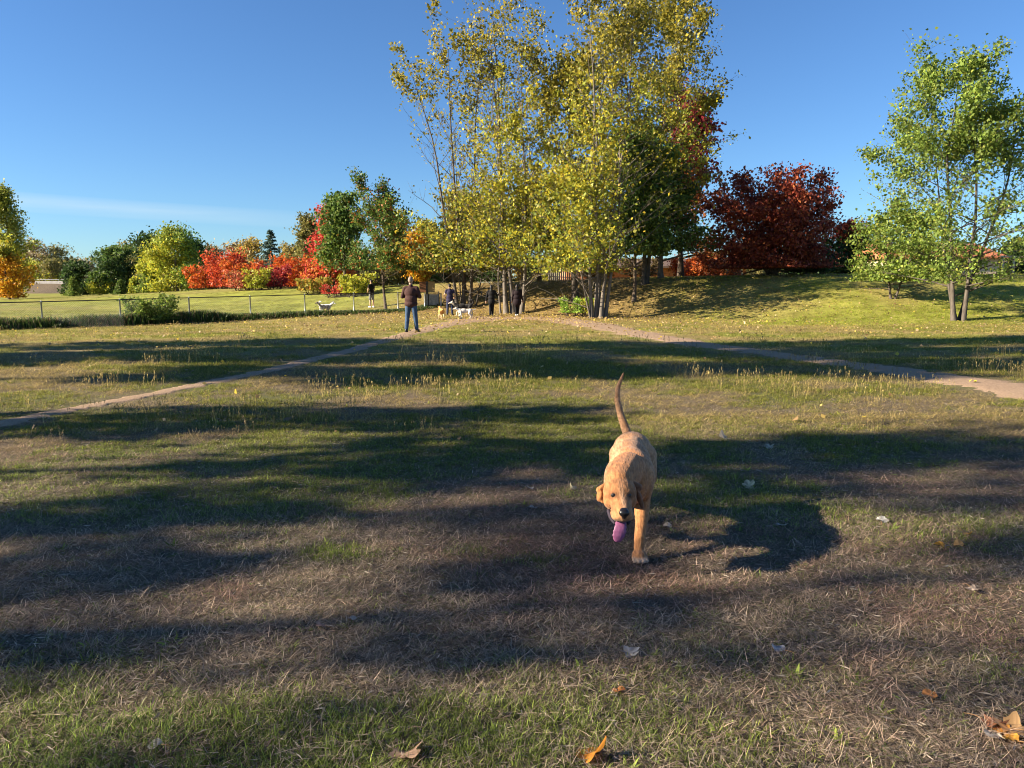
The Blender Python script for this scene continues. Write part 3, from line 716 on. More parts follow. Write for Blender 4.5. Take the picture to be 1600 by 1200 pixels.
# gate with a grey panel
GREYP = simple_mat('grey_panel', (.30, .32, .33), .7, .3, 9, .1)
gl, gr_ = at(661, 459, 46.2), at(689, 457, 46.6)
GT = empty('gate', (gl[0], gl[1], float(gz(gl[0], gl[1])))); tag(GT, 'closed metal gate with weathered grey panel left of the gate opening', 'gate')
o0 = np.array(GT.location); zt = gl[2] - o0[2]; zb = zt - .72; wv = gr_ - gl; wv[2] = 0; L = np.linalg.norm(wv); wv /= L
PALE = simple_mat('pale_post', (.50, .52, .52), .5, .15, 9, .05, metal=.2)
BLACKM = simple_mat('dark_metal', (.03, .03, .03), .5, .2, 9, .05)
for s, mt, nm in ((0.10, PALE, 'post'), (L, PALE, 'post'), (L - .12, BLACKM, 'hinge_bar'), (.32, BLACKM, 'latch_bar')):
    mb = MB(); b = wv * s; mb.tube([(b[0], b[1], -.1), (b[0], b[1], zt + .03)], .045 if mt is PALE else .03, 8); mb.build(nm, mt, GT, True)
mb = MB(); c0 = wv * (L * .5); mb.box((c0[0], c0[1] + .03, (zt + zb) / 2), (L - .22, .02, zt - zb - .06), math.atan2(wv[1], wv[0])); mb.build('panel', GREYP, GT)
mb = MB(); mb.tube([wv * .05 + np.array([0, 0, zt]), wv * L + np.array([0, 0, zt])], .022, 6); mb.build('top_rail', RAIL, GT)
mb = MB(); mb.tube([wv * .05 + np.array([0, 0, zb]), wv * L + np.array([0, 0, zb])], .018, 6); mb.build('bottom_rail', RAIL, GT)
gp = at(714, 457, 46.8); P2 = empty('gate_post', (gp[0] - .05, gp[1] - .1, float(gz(gp[0], gp[1]))))
tag(P2, 'pale free standing gate post right of the gate opening', 'post')
mb = MB(); mb.tube([(0, 0, -.1), (0, 0, gp[2] - P2.location[2])], .055, 8); mb.build('shaft', PALE, P2, True)
mb = MB(); mb.tube([(0, 0, gp[2] - P2.location[2]), (0, 0, gp[2] - P2.location[2] + .04)], [.065, .03], 8); mb.build('cap', PALE, P2, True)

# notice board
SB = foot(667, 47.2); SG = empty('notice_board', tuple(SB)); tag(SG, 'tan wooden notice board on a dark post above the fence by the gate', 'sign')
z0, z1 = at(667, 457, 47.2)[2] - SB[2], at(667, 440, 47.2)[2] - SB[2]
TANW = simple_mat('tan_board', (.42, .28, .13), .8, .15, 3, .1); BRNW = simple_mat('red_brown_board', (.24, .105, .05), .8, .2, 3, .1)
mb = MB(); mb.box((.02, 0, z1 / 2), (.11, .09, z1 + .02)); mb.build('post', BLACKM, SG)
mb = MB(); mb.box((.29, .02, (z0 + z1) / 2), (.42, .04, z1 - z0)); mb.build('panel', TANW, SG)
o = None
mb = MB(); mb.box((-.24, .02, (z0 + z1) / 2), (.40, .04, z1 - z0)); tag(mb.build('panel', BRNW, SG), 'red brown panel left of the post')

# ------------------------------------------------------------------ buildings behind the bank, road at the far left
def house(label, x0, x1, y0, y1, zg, zw, zr, wallm, roofm, wins, seed):
    root = empty('house', ((x0 + x1) / 2, (y0 + y1) / 2, zg)); tag(root, label, 'house')
    W, D, H = x1 - x0, y1 - y0, zw - zg
    mb = MB(); mb.box((0, 0, H / 2), (W, D, H)); mb.build('wall', wallm, root)
    hw, hd, rh = W / 2 + .4, D / 2 + .4, zr - zw
    v = np.array([(-hw, -hd, H + .003), (hw, -hd, H + .003), (hw, hd, H + .003), (-hw, hd, H + .003), (-hw + hd * .0, 0, H + rh), (hw, 0, H + rh), (-hw, -hd, H + .15), (hw, -hd, H + .15), (hw, hd, H + .15), (-hw, hd, H + .15)])
    mb = MB(); mb.add(v, [(0, 3, 2, 1), (0, 1, 7, 6), (2, 3, 9, 8), (6, 7, 5, 4), (8, 9, 4, 5), (1, 2, 8, 5, 7), (3, 0, 6, 4, 9)]); mb.build('roof', roofm, root)
    for wx, wz, ww, wh in wins:
        mb = MB(); t = .08
        for (cx, cz, sx, sz) in ((wx, wz + wh / 2 + t / 2, ww + 2 * t, t), (wx, wz - wh / 2 - t / 2, ww + 2 * t, t), (wx - ww / 2 - t / 2, wz, t, wh), (wx + ww / 2 + t / 2, wz, t, wh)):
            mb.box((cx, -D / 2 - .03, cz), (sx, .06, sz))
        fr = mb.build('window', simple_white, root)
        mb = MB(); mb.box((wx, -D / 2 - .012, wz), (ww, .02, wh)); mb.build('pane', GLASSD, fr)
    return root
simple_white = simple_mat('white_trim', (.7, .68, .62), .6, .1, 5, .05)
GLASSD = simple_mat('window_glass', (.03, .035, .04), .08, .2, 2, 0, spec=.6)
ORB = simple_mat('orange_brick', (.46, .16, .06), .9, .35, 5, .3, stretch=(1, 1, 3)); TANS = simple_mat('tan_stucco', (.52, .42, .31), .9, .15, 4, .1)
TERR = simple_mat('terracotta_roof', (.42, .15, .07), .85, .3, 6, .3); BRNR = simple_mat('brown_roof', (.12, .08, .06), .9, .3, 6, .2)
p0, p1 = at(885, 430, 60), at(1165, 430, 60)
house('low orange brick building behind the trees on the bank', p0[0], p1[0], 60, 68, .55, at(900, 419, 60)[2], at(900, 408, 60)[2] + .3, ORB, BRNR, [(-4.5, 1.6, 1.2, .9), (2.5, 1.6, 1.2, .9), (6, 1.6, 1.2, .9)], 1)
p0, p1 = at(1385, 430, 58), at(1560, 430, 58)
house('pale tan house with terracotta roof behind the two trunked tree', p0[0], p1[0], 58, 66, .6, at(1450, 404, 58)[2], at(1450, 380, 62)[2], TANS, TERR, [(-2.6, 1.7, 1.2, 1.0), (1.2, 1.7, 1.5, 1.0)], 2)
# timber fence on the bank
WOODG = simple_mat('grey_timber', (.42, .37, .31), .9, .3, 4, .3, stretch=(6, 6, .7)); WOODO = simple_mat('ochre_timber', (.36, .20, .10), .9, .3, 4, .3, stretch=(6, 6, .7))
wa, wb = at(858, 430, 52), at(905, 425, 54)
WF = empty('timber_fence', (wa[0], wa[1], float(gz(wa[0], wa[1])))); tag(WF, 'weathered upright board fence on top of the bank behind the poplars', 'fence')
rng = np.random.default_rng(5); nb = 16
bme = None
for i in range(nb):
    t = i / (nb - 1); p = wa * (1 - t) + wb * t; g = float(gz(p[0], p[1]))
    mb = MB(); hh = 1.35 + rng.uniform(-.04, .04)
    mb.box((p[0] - WF.location.x, p[1] - WF.location.y, g - WF.location.z + hh / 2 - .05), (.125, .022, hh), math.atan2(wb[1] - wa[1], wb[0] - wa[0]))
    mb.build('board', WOODG if i < 9 else WOODO, WF)
for zz in (.35, 1.05):
    mb = MB(); q = wb - wa; g1 = float(gz(wb[0], wb[1])) - WF.location.z; mb.tube([(0, .03, zz), (q[0], q[1] + .03, g1 + zz)], .04, 4); mb.build('rail', WOODG, WF)
# small timber frame by the house
fp = foot(1570, 47); FR = empty('swing_stand', tuple(fp)); tag(FR, 'small open timber stand of pale posts at the far right of the bank', 'stand')
for sx in (-.32, .32):
    mb = MB(); mb.box((sx, 0, .55), (.10, .10, 1.2)); mb.build('post', TANS, FR)
mb = MB(); mb.box((0, 0, .62), (.54, .06, .08)); mb.build('crossbar', TANS, FR)
mb = MB(); mb.box((0, .02, 1.21), (.9, .14, .10)); mb.build('top_beam', TANS, FR)

# road embankment far left
EM = MB(); prof_ = [(-14, -.6), (-5, 1.3), (-3, 1.75), (5, 1.85), (14, -.6)]
xs = np.linspace(-190, -86, 40); v = []
for x in xs:
    fall = 1 - .35 * S(x, -100, -86)
    for (dy, z) in prof_: v.append((x, 172 + dy + (x + 130) * -.06, (z + .6) * fall - .6 + .15 * math.sin(x * .7) * (z < 1.4)))
n = len(prof_); f = [(i * n + j, (i + 1) * n + j, (i + 1) * n + j + 1, i * n + j + 1) for i in range(len(xs) - 1) for j in range(n - 1)]
EM.add(v, f)
em = EM.build('embankment', GROUND_MAT, None, True); tag(em, 'grassy road embankment at the far left', kind='structure')
RB = empty('concrete_barrier', (-110, 168.5, 1.4)); tag(RB, 'pale concrete road barrier on the far embankment', 'barrier')
CONC = simple_mat('pale_concrete', (.5, .47, .43), .9, .15, 2, .1)
for i in range(6):
    mb = MB(); mb.box((-21 + i * 6.2, -(-21 + i * 6.2) * .06, .45 + .0), (6.14, .35, .95), -.06); mb.build('barrier_block', CONC, RB)
mb = MB(); mb.tube([(-24, 1.44, 1.25), (13, -.78, 1.25)], .06, 6); mb.build('hand_rail', STEEL, RB)
for i in range(13):
    mb = MB(); xx = -23 + i * 2.9; mb.tube([(xx, -xx * .06, .9), (xx, -xx * .06, 1.25)], .045, 5); mb.build('rail_post', STEEL, RB)

# ------------------------------------------------------------------ grass
def blade(rng, base, az, h, w, lean, curve):
    n = 3; d = np.array([math.cos(az), math.sin(az), 0]); side = np.array([-d[1], d[0], 0])
    a = rng.uniform(-.6, .6); side = side * math.cos(a) + d * math.sin(a)
    P = []; p = np.array(base, float); th = lean
    for i in range(n + 1):
        P.append(p.copy()); p = p + (d * math.sin(th) + np.array([0, 0, 1]) * math.cos(th)) * (h / n); th = min(th + curve / n, 1.9)
        p[2] = max(p[2], .002)
    W = [w, w * .95, w * .7]
    v = []
    for i in range(n): v += [P[i] - side * W[i] / 2, P[i] + side * W[i] / 2]
    v.append(P[n])
    return v, [(0, 1, 3, 2), (2, 3, 5, 4), (4, 5, 6)]
def clump_mesh(name, seed, n_green, n_dry, n_stalk=0, n_broad=0, rad=.075):
    rng = np.random.default_rng(seed); mb = MB(); dry = []; val = []
    def put(v, f, d):
        mb.add(np.array(v), f); dry.extend([d] * len(v)); val.extend([rng.uniform(0, 1)] * len(v))
    for _ in range(n_green):
        r = rad * math.sqrt(rng.random()); a = rng.uniform(0, 6.28)
        put(*blade(rng, (r * math.cos(a), r * math.sin(a), 0), rng.uniform(0, 6.28), rng.uniform(.025, .07), rng.uniform(.0022, .0042), rng.uniform(.05, .9), rng.uniform(.2, 1.3)), 0.0)
    for _ in range(n_dry):
        r = rad * 1.2 * math.sqrt(rng.random()); a = rng.uniform(0, 6.28)
        put(*blade(rng, (r * math.cos(a), r * math.sin(a), rng.uniform(0, .022)), rng.uniform(0, 6.28), rng.uniform(.03, .12), rng.uniform(.0016, .0040), rng.uniform(.95, 1.7), rng.uniform(-.5, .9)), 1.0)
    for _ in range(n_stalk):
        r = rad * 1.4 * math.sqrt(rng.random()); a = rng.uniform(0, 6.28); az = rng.uniform(0, 6.28); h = rng.uniform(.10, .22)
        b = np.array([r * math.cos(a), r * math.sin(a), 0]); ln = rng.uniform(.05, .3)
        put(*blade(rng, b, az, h, .0028, ln, .1), 1.3)
        top = b + np.array([math.cos(az) * math.sin(ln), math.sin(az) * math.sin(ln), math.cos(ln)]) * h * .85
        for q in range(5):
            put(*blade(rng, top + np.array([0, 0, q * .008]), rng.uniform(0, 6.28), .022, .006, .4, .3), 1.4)
    for _ in range(n_broad):
        r = rad * math.sqrt(rng.random()); a = rng.uniform(0, 6.28)
        put(*blade(rng, (r * math.cos(a) * .4, r * math.sin(a) * .4, .003), a, rng.uniform(.04, .08), .016, rng.uniform(.8, 1.3), .5), -.3)
    v = np.concatenate(mb.v)
    return mesh_np(name, v, mb.f, False, floats={'dry': dry, 'val': val})
m, nt, out = new_mat('grass_blade'); N = nt.nodes.new
ag = N('ShaderNodeAttribute'); ag.attribute_type = 'INSTANCER'; ag.attribute_name = 'tint_green'
as_ = N('ShaderNodeAttribute'); as_.attribute_type = 'INSTANCER'; as_.attribute_name = 'tint_straw'
ad = N('ShaderNodeAttribute'); ad.attribute_name = 'dry'; av = N('ShaderNodeAttribute'); av.attribute_name = 'val'
c = mixc(mathn('ADD', ad.outputs['Fac'], 0.0), ag.outputs['Color'], as_.outputs['Color'])
vr = ramp(av.outputs['Fac'], [(0, (.40, .40, .40)), (.6, (.95, .95, .95)), (1, (1.9, 1.85, 1.75))])
c = mixc(1.0, c, vr, 'MULTIPLY')
dif = N('ShaderNodeBsdfPrincipled'); dif.inputs['Roughness'].default_value = .6; dif.inputs['Specular IOR Level'].default_value = .2
trn = N('ShaderNodeBsdfTranslucent'); mx = N('ShaderNodeMixShader'); mx.inputs[0].default_value = .48
lnk(nt, c, dif.inputs['Base Color']); lnk(nt, c, trn.inputs['Color'])
lnk(nt, dif.outputs[0], mx.inputs[1]); lnk(nt, trn.outputs[0], mx.inputs[2]); lnk(nt, mx.outputs[0], out.inputs[0])
GRASS_MAT = m
clumps = bpy.data.collections.new('grass_tufts')
spec = [(34, 4, 0, 0), (30, 8, 0, 0), (26, 6, 0, 0), (2, 24, 0, 0), (4, 20, 0, 0), (0, 28, 0, 0), (14, 16, 0, 0), (17, 12, 0, 0), (4, 14, 5, 0), (2, 10, 7, 0), (8, 8, 0, 9)]
for i, (a, b, s_, q) in enumerate(spec):
    cm = clump_mesh('tuft_%02d' % i, 300 + i, a, b, s_, q); cm.materials.append(GRASS_MAT)
    clumps.objects.link(bpy.data.objects.new('tuft_%02d' % i, cm))

rng = np.random.default_rng(77)
pts = []
for (ya, yb, dens) in ((1.7, 3.4, 900), (3.4, 5.2, 640), (5.2, 9, 330), (9, 16, 110), (16, 34, 30), (34, 56, 12), (56, 84, 3.5)):
    wmax = .74 * yb + 3.6; n = int(dens * (yb - ya) * 2 * wmax)
    x = rng.uniform(-wmax, wmax, n); y = rng.uniform(ya, yb, n)
    ok = np.abs(x) < .74 * y + 3.6 * (1 - S(y, 16, 30)) + .5; pts.append(np.c_[x[ok], y[ok]])
pts = np.concatenate(pts); x, y = pts.T
pd = path_dist(x, y)
cover = S(fnoise(x, y, .45, 51) * .6 + fnoise(x, y, 1.6, 52) * .4, .28, .48)
ok = (pd > rng.normal(.0, .13, len(x)) * (1 + y / 12)) & (rng.random(len(x)) < .38 + .62 * cover + S(y, 7, 13))
ok &= ~((y > 31) & (x < FX0 + (y - FY0) / FDY * FDX - .3) & (rng.random(len(x)) < .6))
ok &= rng.random(len(x)) > .75 * litter_at(x, y)
x, y, pd = x[ok], y[ok], pd[ok]
g = green_at(x, y) + rng.normal(0, .12, len(x))
u = rng.random(len(x))
var = np.where(g > .55, rng.integers(0, 3, len(x)), np.where(g > .3, rng.integers(6, 8, len(x)), rng.integers(3, 6, len(x))))
stalky = S(fnoise(x, y, 2.2, 61), .45, .62) * S(y, 7.0, 10) * .15 * (1 - S(y, 20, 28)) + .003 * (y > 7)
var = np.where(u < stalky, rng.integers(8, 10, len(x)), var)
var = np.where((u > .965) & (g > .22) & (y < 12), 10, var)
scl = (.60 + .50 * S(y, 5, 15) + .35 * S(y, 20, 45)) * rng.uniform(.75, 1.3, len(x)) * (.55 + .45 * S(pd, 0, .35))
scl *= np.where((var < 3) & (y < 6), 1.15, 1.0)
nrm = rng.normal(0, .12, (len(x), 3)); rot = nrm.copy(); rot[:, 2] = rng.uniform(0, 6.28, len(x))
# colour of each tuft: hue drifts in patches
ph = fnoise(x, y, 1.1, 71); ph2 = fnoise(x, y, .35, 72)
tg = np.array([.085, .13, .030])[None] * (1 - ph[:, None]) + np.array([.17, .195, .040])[None] * ph[:, None]
tg = 1.5 * tg * rng.lognormal(0, .22, len(x))[:, None]
red = S(ph2 * .5 + fnoise(x, y, 2.3, 73) * .5, .40, .66)[:, None]
ts = np.array([.255, .205, .155])[None] * (1 - red) + np.array([.225, .150, .118])[None] * red
ts = 1.5 * ts * rng.lognormal(0, .25, len(x))[:, None]
lawn = S(y, 5.5, 9)[:, None]
ts = ts * (1 - lawn) + lawn * np.array([.39, .305, .12]) * rng.lognormal(0, .22, len(x))[:, None]
tg = tg * (1 - .7 * lawn) + .7 * lawn * np.array([.235, .235, .042])
hillm = (S(y, 27, 33) * S(x, 4, 11))[:, None]
tg = tg * (1 - hillm) + hillm * np.array([.36, .42, .055]) * rng.lognormal(0, .2, len(x))[:, None]
pme = bpy.data.meshes.new('grass')
P3 = np.c_[x, y, gz(x, y) - .003].astype(np.float32)
pme.vertices.add(len(x)); pme.vertices.foreach_set('co', P3.ravel())
def setattr_(nm, typ, dat, fld):
    a = pme.attributes.new(nm, typ, 'POINT'); a.data.foreach_set(fld, np.ascontiguousarray(dat).ravel())
setattr_('variant', 'INT', var.astype(np.int32), 'value'); setattr_('scl', 'FLOAT', scl.astype(np.float32), 'value')
setattr_('rot', 'FLOAT_VECTOR', rot.astype(np.float32), 'vector')
setattr_('tint_green', 'FLOAT_COLOR', np.c_[tg, np.ones(len(x))].astype(np.float32), 'color')
setattr_('tint_straw', 'FLOAT_COLOR', np.c_[ts, np.ones(len(x))].astype(np.float32), 'color')
ng = bpy.data.node_groups.new('scatter_tufts', 'GeometryNodeTree')
ng.interface.new_socket('Geometry', in_out='INPUT', socket_type='NodeSocketGeometry'); ng.interface.new_socket('Geometry', in_out='OUTPUT', socket_type='NodeSocketGeometry')
gi, go = ng.nodes.new('NodeGroupInput'), ng.nodes.new('NodeGroupOutput')
iop = ng.nodes.new('GeometryNodeInstanceOnPoints'); ci = ng.nodes.new('GeometryNodeCollectionInfo')
ci.inputs['Collection'].default_value = clumps; ci.inputs['Separate Children'].default_value = True; ci.inputs['Reset Children'].default_value = True
def named(nm, typ):
    n = ng.nodes.new('GeometryNodeInputNamedAttribute'); n.data_type = typ; n.inputs['Name'].default_value = nm; return n.outputs['Attribute']
e2r = ng.nodes.new('FunctionNodeEulerToRotation')
ng.links.new(named('rot', 'FLOAT_VECTOR'), e2r.inputs[0])
ng.links.new(gi.outputs[0], iop.inputs['Points']); ng.links.new(ci.outputs[0], iop.inputs['Instance'])
iop.inputs['Pick Instance'].default_value = True
ng.links.new(named('variant', 'INT'), iop.inputs['Instance Index']); ng.links.new(e2r.outputs[0], iop.inputs['Rotation']); ng.links.new(named('scl', 'FLOAT'), iop.inputs['Scale'])
ng.links.new(iop.outputs[0], go.inputs[0])
go_ = link_mesh('grass', pme); md = go_.modifiers.new('scatter', 'NODES'); md.node_group = ng
tag(go_, 'short worn grass, part green and part dry straw', 'grass', kind='stuff')
print('tufts', len(x))

# dead stems and crumbs of grass matted on the soil
rng = np.random.default_rng(515)
n = 270000
yy = 1.7 + 8.3 * rng.random(n) ** 1.5; xx = rng.uniform(-1, 1, n) * (.74 * yy + 3.0)
ok = path_dist(xx, yy) > .05; xx, yy = xx[ok], yy[ok]; n = len(xx)
cc = pick_cols(rng, [((.32, .265, .205), 4), ((.42, .36, .28), 2.5), ((.23, .16, .125), 4), ((.13, .09, .065), 3), ((.055, .042, .032), 2.5), ((.14, .18, .05), 1.5)], n) * rng.lognormal(0, .25, n)[:, None]
v, f, cc = leaf_cloud(rng, np.c_[xx, yy, gz(xx, yy) + .003 + .018 * rng.random(n) ** 2], .034, cc, .86, .11)
tag(link_mesh('thatch', mesh_np('thatch', v, f, colors={'tint': cc}), LEAF), 'matted dead grass stems lying on the worn soil', 'thatch', kind='stuff')

# weeds along the fence foot
rng = np.random.default_rng(8)
n = 42000
k = rng.uniform(-4.2, 7.0, n); off = rng.normal(0, .30, n) - .10
dx, dy = FDX / 3.048, FDY / 3.048
wx = FX0 + k * FDX + off * dy; wy = FY0 + k * FDY - off * dx
h = rng.uniform(.22, .56, n) * (.55 + .8 * fnoise(k * 3, off * 0, 2.2, 5)) * (1 - .62 * S(k, 2.5, 6)) * np.exp(-(off + .1) ** 2 * 1.2)
bx = np.c_[wx, wy, gz(wx, wy)]
az = rng.uniform(0, 6.28, n); ln = rng.uniform(.05, .5, n); d = np.c_[np.cos(az) * np.sin(ln), np.sin(az) * np.sin(ln), np.cos(ln)]
sd = np.c_[-np.sin(az + .8), np.cos(az + .8), 0 * az] * rng.uniform(.012, .030, n)[:, None]
top = bx + d * h[:, None]; midp = bx + d * (h * .55)[:, None] + np.c_[0 * h, 0 * h, .03 + 0 * h]
v = np.stack([bx - sd * .6, bx + sd * .6, midp + sd, top, midp - sd], 1).reshape(-1, 3)
f = [tuple(range(5 * i, 5 * i + 5)) for i in range(n)]
cc = pick_cols(rng, [((.06, .10, .022), 5), ((.09, .13, .028), 4), ((.04, .07, .018), 3), ((.24, .17, .09), 1.3), ((.16, .10, .06), 1)], n) * rng.lognormal(0, .25, n)[:, None]
f = np.arange(5 * n).reshape(n, 5)
tag(link_mesh('weeds', mesh_np('weeds', v, f, colors={'tint': np.repeat(cc, 5, 0)}), LEAF), 'strip of dark green weeds along the foot of the chain link fence', 'weeds', kind='stuff')

# bushes near the fence and the poplars
shrub('rounded green bush growing against the chain link fence', 238, 35.2, 1.35, 2.3, GRNLT, 6000, .09, 101, name='bush', cat='bush')
shrub('bright green bush at the foot of the yellow poplar clump', 898, 38.5, 1.0, 1.5, [((.22, .36, .05), 4), ((.30, .40, .06), 2)], 1900, .09, 102, name='bush', cat='bush')
shrub('small yellow leaved bush beside the bright green bush at the poplar foot', 921, 38.0, .95, .7, YELGRN, 800, .08, 103, name='bush', cat='bush')

# fallen leaves
rng = np.random.default_rng(91)
n = 52000
lx = np.concatenate([rng.normal(4, 8, n // 2), rng.uniform(-28, 34, n // 2)]); ly = np.concatenate([rng.normal(41, 6, n // 2), 7 + 40 * rng.random(n // 2) ** .8])
ok = (ly > 5.5) & (np.abs(lx) < .75 * ly + 2); lx, ly = lx[ok], ly[ok]; n = len(lx)
keepp = rng.random(n) < np.where(ly < 24, .14 + .12 * S(ly, 10, 24), .62); lx, ly = lx[keepp], ly[keepp]; n = len(lx)
cen = np.c_[lx, ly, gz(lx, ly) + .03 + .025 * rng.random(n) + .02 * S(ly, 9, 20)]
cc = pick_cols(rng, [((.50, .36, .12), 4), ((.44, .33, .20), 4), ((.30, .19, .09), 3), ((.56, .42, .06), 2)], n) * rng.lognormal(0, .2, n)[:, None]
v, f, cc = leaf_cloud(rng, cen, .065, cc, .75, .8)
tag(link_mesh('leaf_litter', mesh_np('leaf_litter', v, f, colors={'tint': cc}), LEAF), 'pale fallen leaves strewn over the grass and the bank', 'leaves', kind='stuff')

def lobed_leaf(size, seed, col, maple=True):
    rng = np.random.default_rng(seed); K = 40; th = np.linspace(0, 2 * math.pi, K, endpoint=False)
    if maple: r = .5 * (.62 + .38 * np.abs(np.cos(2.5 * (th - math.pi / 2))) ** 1.4) * (.82 + .18 * np.sin(th)) + .03 * np.cos(9 * th)
    else: r = .5 * (.74 + .20 * np.sin(th) + .08 * np.cos(2 * th)) + .012 * np.cos(13 * th)
    r = r * size * (1 + rng.normal(0, .04, K))
    c1, c2 = rng.uniform(.2, .7), rng.uniform(0, 6.28)
    V = [(0, 0, .004)]
    for q in (.5, 1.0):
        x_, y_ = q * r * np.cos(th), q * r * np.sin(th)
        z_ = c1 * ((x_ * math.cos(c2) + y_ * math.sin(c2)) ** 2) / size * 2.2 + .06 * size * q * np.sin(3 * th + c2) * q
        V += list(zip(x_, y_, z_))
    F = [(0, 1 + i, 1 + (i + 1) % K) for i in range(K)] + [(1 + i, 1 + K + i, 1 + K + (i + 1) % K, 1 + (i + 1) % K) for i in range(K)]
    n0 = len(V); bl = MB(); bl.add(V, F)
    v = np.concatenate(bl.v); cc = np.tile(np.array(col), (len(v), 1)) * (1 + .25 * np.cos(5 * np.arctan2(v[:, 1], v[:, 0])))[:, None] * rng.lognormal(0, .12, len(v))[:, None]
    me = mesh_np('leaf_blade', v, bl.f, True, colors={'tint': np.clip(cc, 0, .8)})
    return me
STEMM = simple_mat('leaf_stalk', (.25, .14, .06), .8, .2, 9, 0)
OR_, TN_, BR_, PL_ = (.60, .30, .05), (.50, .36, .18), (.30, .17, .09), (.52, .46, .38)
LV = [(1473, 857, .11, OR_, 0, 'golden fallen leaf, nearest of the three right of the dog'), (1510, 838, .09, OR_, 0, 'golden curled leaf, farthest of the three right of the dog'), (1499, 856, .07, (.6, .33, .12), 0, 'small tan orange leaf between the two golden ones'),
      (1548, 1140, .10, (.45, .2, .1), 1, 'red brown leaf, leftmost of the pile of leaves'), (1566, 1146, .08, (.6, .28, .06), 1, 'orange leaf in the middle of the pile of leaves'), (1585, 1152, .15, (.55, .33, .15), 1, 'large pointed tan leaf at the right of the pile of leaves'), (1556, 1158, .08, PL_, 0, 'pale grey leaf lying under the pile of leaves'), (1580, 1166, .07, OR_, 0, 'small orange leaf at the near edge of the pile of leaves'),
      (920, 1192, .13, (.6, .25, .04), 1, 'orange leaf on the grass closest to the camera'), (632, 1190, .13, (.42, .27, .18), 1, 'crumpled brown leaf near the bottom of the green patch'), (245, 1176, .06, PL_, 0, 'small pale leaf on dark grass near the left'), (967, 1086, .06, (.45, .18, .06), 0, 'small rusty leaf beside a thin green weed'), (1218, 1022, .08, (.42, .40, .40), 0, 'round grey leaf lying in the shade'),
      (983, 1026, .10, (.36, .34, .32), 1, 'flat grey leaf in front of the dog'), (1452, 1092, .06, (.45, .2, .07), 0, 'small brown orange leaf left of the leaf pile'), (895, 766, .09, (.6, .5, .3), 0, 'cream leaf standing up in the grass left of the dog'), (829, 766, .06, PL_, 0, 'small cream leaf farther left of the dog'), (835, 797, .08, PL_, 0, 'flat white leaf left of the dog head'),
      (1045, 826, .08, (.5, .42, .33), 0, 'tan leaf just right of the dog leg'), (1220, 824, .10, (.5, .44, .38), 1, 'pale leaf at the top of the dog shadow'), (1378, 818, .09, (.48, .46, .42), 0, 'flat pale leaf beyond the golden leaves'), (1519, 925, .10, (.45, .36, .28), 1, 'dull tan leaf in front of the golden leaves'), (1170, 763, .12, (.6, .48, .30), 1, 'upright cream leaf on a dry stalk right of the dog'), (1132, 688, .16, (.56, .47, .36), 1, 'big pale leaf lying right of the dog rump'),
      (1201, 702, .14, (.52, .45, .33), 1, 'pale leaf right of the big one in the shade band'), (503, 983, .06, (.42, .27, .2), 0, 'small pinkish leaf in the dry brown grass'), (550, 971, .05, (.5, .45, .38), 0, 'tiny white leaf in the dry brown grass')]
for i, (px, py, sz, col, mp_, lab) in enumerate(LV):
    p = on_ground(px, py); rr = random.Random(i)
    o = empty('fallen_leaf', (p[0], p[1], p[2] + .014), rr.uniform(0, 6.28)); o.rotation_euler = (rr.uniform(-.25, .25) + (.9 if 'upright' in lab or 'standing' in lab else 0), rr.uniform(-.25, .25), rr.uniform(0, 6.28))
    tag(o, lab, 'leaf', 'fallen leaves lying singly on the grass')
    link_mesh('leaf_blade', lobed_leaf(sz, i, col, bool(mp_)), LEAF, o)
    mb = MB(); mb.tube([(0, -sz * .25, .003), (sz * .03, -sz * .55, .006), (sz * .1, -sz * .85, .002)], .0016, 4); mb.build('stalk', STEMM, o)

# ------------------------------------------------------------------ people and dogs
def capsule(p0, r0, p1, r1, seg=14, ring=5):
    p0, p1 = np.array(p0, float), np.array(p1, float); ax = p1 - p0; L = np.linalg.norm(ax); ax = ax / (L + 1e-9)
    ref = np.array([1.0, 0, 0]) if abs(ax[0]) < .8 else np.array([0, 1.0, 0]); a = np.cross(ax, ref); a /= np.linalg.norm(a); b = np.cross(ax, a)
    th = np.linspace(0, 2 * math.pi, seg, endpoint=False); V = []; rows = []
    for k in range(1, ring + 1):
        q = math.pi / 2 * k / ring; rows.append((p0 - ax * r0 * math.cos(q), r0 * math.sin(q)))
    for k in range(0, ring):
        q = math.pi / 2 * k / ring; rows.append((p1 + ax * r1 * math.sin(q), r1 * math.cos(q)))
    V.append(p0 - ax * r0)
    for c_, r_ in rows: V += [c_ + r_ * (a * math.cos(t) + b * math.sin(t)) for t in th]
    V.append(p1 + ax * r1); F = []
    n = len(rows)
    for j in range(seg): F.append((0, 1 + (j + 1) % seg, 1 + j))
    for i in range(n - 1):
        for j in range(seg):
            k = (j + 1) % seg; F.append((1 + i * seg + j, 1 + i * seg + k, 1 + (i + 1) * seg + k, 1 + (i + 1) * seg + j))
    e = len(V) - 1
    for j in range(seg): F.append((e, 1 + (n - 1) * seg + j, 1 + (n - 1) * seg + (j + 1) % seg))
    return V, F
def ellipsoid(c, r, rot=None):
    V, F = capsule((0, 0, -.0005), 1, (0, 0, .0005), 1, 20, 8); V = np.array(V) * np.array(r)
    if rot is not None: V = V @ np.array(rot.to_matrix()).T
    return V + np.array(c), F
